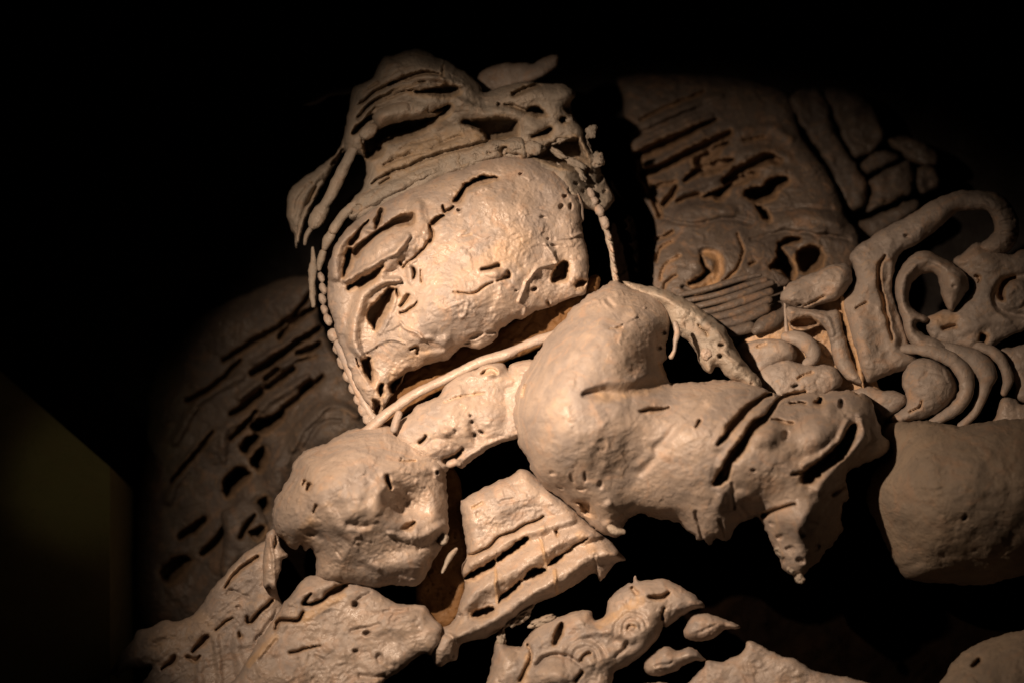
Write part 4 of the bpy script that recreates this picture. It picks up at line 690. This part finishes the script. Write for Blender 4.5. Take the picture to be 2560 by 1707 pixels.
# ---- straps across the chest
slab('strapped_chest', [(1151, 1257), (1161, 1245), (1202, 1222), (1240, 1204), (1279, 1186), (1307, 1171), (1345, 1196), (1400, 1236), (1440, 1278), (1483, 1318), (1503, 1334), (1521, 1347), (1546, 1375), (1564, 1398), (1540, 1406), (1526, 1422), (1513, 1442),
     (1500, 1453), (1492, 1434), (1478, 1432), (1452, 1454), (1419, 1472), (1381, 1492), (1350, 1502), (1317, 1526), (1300, 1542), (1277, 1562), (1233, 1584), (1208, 1596), (1170, 1602), (1148, 1612), (1144, 1644), (1122, 1654), (1097, 1666), (1082, 1646), (1072, 1622), (1084, 1592), (1100, 1570), (1124, 1560), (1140, 1536),
     (1154, 1490), (1162, 1462), (1158, 1446), (1153, 1428), (1156, 1410), (1168, 1388), (1160, 1330)], 84, 84, 34, M_SKIN, fg, skirt=80, step=2.5, noise=1.0, fn=2.2, ops=[
     ('r', [(1166, 1300, 40), (1240, 1270, 46), (1320, 1240, 40)], 40, 8), ('r', [(1176, 1408, 20), (1232, 1382, 22), (1300, 1342, 22), (1380, 1312, 22), (1430, 1296, 16)], 20, 18),
     ('r', [(1150, 1520, 26), (1205, 1474, 32), (1290, 1428, 34), (1345, 1388, 34), (1420, 1345, 32), (1500, 1330, 24)], 30, 26), ('r', [(1150, 1590, 26), (1230, 1545, 34), (1310, 1495, 38), (1400, 1438, 38), (1480, 1388, 34), (1540, 1384, 24)], 34, 34),
     ('g', [(1168, 1386, 3), (1200, 1378, 4), (1222, 1366, 4), (1246, 1344, 4), (1310, 1314, 4), (1356, 1291, 3)], 4, 12),
     ('c', [(1160, 1450), (1168, 1437), (1200, 1418), (1230, 1399), (1240, 1404), (1236, 1418), (1210, 1430), (1180, 1448)], 60, 6), ('c', [(1243, 1398), (1252, 1382), (1280, 1364), (1305, 1344), (1318, 1342), (1318, 1356), (1294, 1374), (1268, 1390), (1250, 1402)], 60, 6),
     ('c', [(1248, 1508), (1250, 1490), (1276, 1470), (1298, 1452), (1302, 1462), (1280, 1484), (1262, 1500)], 60, 6), ('c', [(1308, 1448), (1318, 1428), (1336, 1420), (1358, 1422), (1366, 1430), (1344, 1440), (1322, 1446)], 60, 6),
     ('c', [(1371, 1416), (1376, 1404), (1396, 1386), (1408, 1386), (1406, 1398), (1388, 1410)], 56, 6), ('c', [(1178, 1542), (1196, 1524), (1222, 1516), (1240, 1522), (1234, 1536), (1204, 1544)], 56, 6), ('g', [(1410, 1382, 3), (1424, 1372, 5), (1440, 1362, 3), (1470, 1345, 2)], 4, 10),
     ('r', [(1240, 1420), (1244, 1506)], 5, 8), ('o', [(1240, 1420), (1243, 1505)], 6, 1.0), ('r', [(1350, 1345), (1362, 1390), (1370, 1418)], 5, 8), ('o', [(1350, 1350), (1368, 1416)], 6, 1.0), ('r', [(1386, 1426), (1393, 1482)], 5, 8), ('o', [(1386, 1426), (1393, 1480)], 7, 1.0), ('r', [(1236, 1378), (1240, 1400)], 4, 6),
     ('g', [(1392, 1326, 3), (1395, 1338, 4)], 3, 12), ('r', [(1482, 1372), (1500, 1440)], 9, 10), ('G', [(1486, 1386), (1490, 1432)], 6, 10), ('o', [(1450, 1336), (1480, 1370)], 18, 0.5), ('G', [(1110, 1580), (1136, 1600), (1130, 1640)], 8, 10),
     ('g', [(1180, 1270, 3), (1205, 1256, 5)], 4, 5), ('G', [(1250, 1255), (1283, 1245)], 7, 7), ('e', 1195, 1284, 7, 11, 20, 6), ('G', [(1275, 1214), (1303, 1206)], 7, 6), ('e', 1150, 1540, 7, 6, 0, 14)])
blob('strap_rubble', (1292, 1540, 56), (40, 18, 16), M_ROUGH, fg, -30, amp=.4); blob('strap_rubble', (1352, 1552, 40), (34, 12, 12), M_ROUGH, fg, -20, amp=.4); blob('strap_rubble', (1252, 1598, 48), (12, 26, 12), M_ROUGH, fg, 10, amp=.4)

# ---- lower slab on the left of the chest
slab('belly_slab', [(702, 1516), (728, 1486), (753, 1452), (779, 1438), (830, 1434), (868, 1448), (906, 1458), (934, 1470), (970, 1496), (1008, 1509), (1054, 1511), (1072, 1524), (1085, 1547), (1104, 1562), (1100, 1600), (1078, 1634), (1059, 1630), (1040, 1644), (1021, 1660), (983, 1688), (957, 1705), (940, 1760),
     (560, 1760), (600, 1680), (640, 1610), (680, 1555)], 118, 54, 40, M_SKIN, fg, skirt=130, noise=1.4, wr=2.0, pits=0.35, ops=[
     ('g', [(761, 1508, 4), (780, 1511, 4), (805, 1500, 4), (824, 1484, 6), (845, 1472, 9), (865, 1463, 5)], 6, 34), ('g', [(761, 1504, 4), (768, 1492, 5), (776, 1484, 3)], 4, 22), ('r', [(720, 1500), (770, 1480), (830, 1460)], 22, 12), ('g', [(690, 1570, 5), (702, 1550, 6), (740, 1550, 5), (758, 1530, 3)], 5, 22),
     ('o', [(760, 1545, 20), (810, 1512, 16), (860, 1486, 10)], 18, 0.85), ('o', [(620, 1660), (660, 1620), (690, 1590)], 12, 0.85), ('e', 887, 1508, 11, 12, 0, 34), ('G', [(895, 1495), (925, 1480)], 7, 12), ('e', 916, 1582, 12, 9, 0, 28), ('G', [(880, 1578), (950, 1560)], 8, 10), ('e', 891, 1626, 10, 7, 0, 22),
     ('g', [(725, 1631, 4), (760, 1622, 4), (801, 1613, 2)], 4, 14), ('G', [(790, 1640), (810, 1650)], 6, 8), ('e', 948, 1645, 13, 18, 0, 16), ('G', [(900, 1690), (960, 1690)], 12, 14), ('d', 1000, 1560, 80, 50, -10, 12), ('G', [(960, 1530), (1050, 1520)], 8, 8), ('G', [(650, 1650, 10), (690, 1600, 8)], 10, 10), ('d', 700, 1690, 90, 50, 0, 16)])
# ---- rosettes and beads on the lower chest
slab('rosette_panel', [(1588, 1438), (1600, 1450), (1634, 1447), (1664, 1447), (1710, 1469), (1741, 1491), (1760, 1515), (1731, 1524), (1697, 1544), (1667, 1567), (1658, 1555), (1654, 1575), (1641, 1600), (1608, 1636), (1570, 1662), (1537, 1679), (1529, 1700), (1500, 1760), (1190, 1760), (1215, 1705), (1228, 1664), (1236, 1613),
     (1246, 1600), (1277, 1613), (1302, 1616), (1312, 1598), (1343, 1565), (1379, 1547), (1412, 1537), (1437, 1526), (1475, 1525), (1484, 1544), (1494, 1547), (1514, 1534), (1521, 1498), (1537, 1480), (1570, 1457), (1582, 1456)], 92, 80, 44, M_SKIN, fg, skirt=110, noise=1.2, wr=1.5, ops=[
     ('g', [(1404, 1560, 4), (1396, 1582, 9), (1388, 1604, 8)], 7, 34), ('d', 1590, 1560, 70, 60, 0, 18), ('G', arc(1583, 1572, 46, 170, 340, 9, r1=34), 9, 8), ('G', arc(1583, 1570, 27, 170, 360, 7, r1=20), 7, 8), ('g', arc(1580, 1574, 12, 190, 320, 3), 4, 7), ('g', [(1625, 1492, 5), (1650, 1494, 7), (1672, 1482, 4)], 6, 16),
     ('g', [(1660, 1520, 4), (1656, 1545, 5)], 5, 14), ('d', 1470, 1640, 80, 60, 0, 20), ('G', arc(1468, 1645, 56, 160, 345, 10, r1=44), 10, 9), ('G', arc(1466, 1647, 34, 170, 350, 8, r1=28), 8, 9), ('g', arc(1468, 1648, 15, 170, 300, 4), 4, 12), ('d', 1474, 1656, 20, 14, 0, 8), ('e', 1565, 1612, 8, 14, 30, 18), ('r', [(1420, 1620), (1470, 1580), (1540, 1580), (1580, 1600)], 16, 10),
     ('d', 1390, 1690, 80, 46, 0, 34), ('G', [(1340, 1660), (1370, 1638), (1420, 1640), (1450, 1660)], 9, 18), ('g', [(1440, 1700, 5), (1455, 1680, 5)], 5, 20), ('g', [(1580, 1470, 5), (1590, 1480, 6)], 5, 14), ('d', 1610, 1490, 60, 40, 0, 12), ('g', [(1318, 1610, 4), (1326, 1640, 4), (1300, 1700, 5)], 5, 14), ('o', [(1322, 1640), (1310, 1700)], 14, 0.8), ('o', [(1500, 1560, 16), (1600, 1500, 18)], 16, 0.7), ('G', [(1540, 1640), (1560, 1620)], 8, 12)])
slab('rosette_bead', [(1708, 1578), (1720, 1550), (1743, 1533), (1774, 1533), (1800, 1543), (1848, 1562), (1846, 1572), (1817, 1571), (1795, 1586), (1773, 1600), (1737, 1601), (1714, 1592)], 70, 60, 32, M_SKIN, fg, skirt=40, ops=[('G', [(1745, 1580), (1790, 1560)], 6, 6)])
slab('rosette_bead', [(1608, 1658), (1621, 1641), (1659, 1616), (1697, 1625), (1725, 1616), (1756, 1639), (1764, 1650), (1736, 1652), (1710, 1661), (1685, 1679), (1646, 1690), (1618, 1682)], 70, 60, 32, M_SKIN, fg, skirt=40, ops=[('G', [(1640, 1665), (1680, 1652)], 6, 6)])
slab('skirt_block', [(1690, 1760), (1722, 1705), (1758, 1669), (1766, 1650), (1790, 1654), (1810, 1651), (1846, 1636), (1862, 1620), (1870, 1600), (1905, 1614), (1956, 1640), (1992, 1647), (2029, 1673), (2084, 1687), (2157, 1702), (2260, 1760)], 60, 30, 26, M_SKIN, fg, skirt=110, noise=1.2, wr=2)
slab('skirt_block', [(1560, 1760), (1600, 1712), (1640, 1706), (1680, 1712), (1690, 1760)], 60, 20, 16, M_SKIN, fg, skirt=110)

# ================================================================== bottom left drapery
pd = thing('carved_drapery', (500, 1700, -60), 'sloping eroded stucco drapery running down to the bottom left corner below the dim panel', 'drapery')
slab('drapery_mass', [(672, 1346), (634, 1368), (595, 1396), (562, 1435), (532, 1470), (506, 1509), (483, 1537), (465, 1544), (440, 1552), (412, 1549), (379, 1567), (345, 1575), (332, 1596), (315, 1618), (294, 1649), (271, 1682), (250, 1715), (230, 1780), (700, 1790), (760, 1600), (720, 1540), (706, 1505), (690, 1470),
     (696, 1440), (704, 1400), (700, 1360)], 4, 60, 44, M_SKIN, pd, skirt=160, noise=1.3, orient=(0.80, -0.6), wr=2.4, pits=0.5,
     holes=[[(272, 1700), (280, 1686), (296, 1694), (304, 1684), (315, 1674), (353, 1668), (380, 1666), (366, 1692), (350, 1715), (330, 1760), (290, 1760)]], ops=[
     ('g', [(644, 1391, 4), (608, 1417, 6), (578, 1446, 5), (564, 1466, 3)], 5, 18), ('g', [(516, 1592, 7), (500, 1606, 8), (481, 1628, 4)], 6, 24), ('g', [(539, 1575, 2), (560, 1556, 4), (583, 1542, 2)], 3, 12), ('d', 650, 1510, 60, 34, -42, 24), ('g', [(616, 1540, 3), (620, 1556, 5), (640, 1540, 5), (680, 1500, 4)], 4, 22),
     ('G', [(640, 1600, 9), (670, 1565, 10), (690, 1530, 6)], 9, 14), ('r', [(540, 1590), (545, 1650), (550, 1710)], 14, 12), ('r', [(500, 1640), (500, 1720)], 14, 10), ('r', [(590, 1600), (600, 1680)], 18, 10), ('g', [(596, 1580, 3), (600, 1592, 5)], 4, 16), ('G', [(560, 1470), (620, 1490)], 8, 8), ('e', 575, 1480, 14, 9, -30, 12),
     ('e', 596, 1516, 9, 6, 0, 12), ('g', [(404, 1672, 3), (430, 1650, 7), (436, 1640, 3)], 6, 18), ('g', [(468, 1640, 4), (490, 1650, 6), (500, 1640, 3)], 5, 12), ('G', [(330, 1600), (300, 1650)], 9, 10), ('d', 400, 1580, 50, 24, -20, 12), ('o', [(400, 1600), (500, 1560)], 50, 0.3)])

# ================================================================== dim wall corner on the far left
pw = bpy.data.objects  # (real box far behind the relief, lit by its own small lamp)
def box_poly(name, top, bottom, mat):
    V = np.concatenate([W([p[0] for p in top], [p[1] for p in top], [p[2] for p in top]), W([p[0] for p in bottom], [p[1] for p in bottom], [p[2] for p in bottom])])
    n = len(top); F = [[i, (i + 1) % n, n + (i + 1) % n, n + i] for i in range(n)]
    o = link(name, V, F, mat, smooth=False); return o
wc = box_poly('wall_corner', [(-260, 700, -300), (275, 1166, -300), (410, 1300, -900), (-200, 700, -1200)], [(-260, 2300, -300), (275, 2300, -300), (410, 2300, -900), (-200, 2300, -1200)], M_PILLAR)
setp(wc, kind='structure')
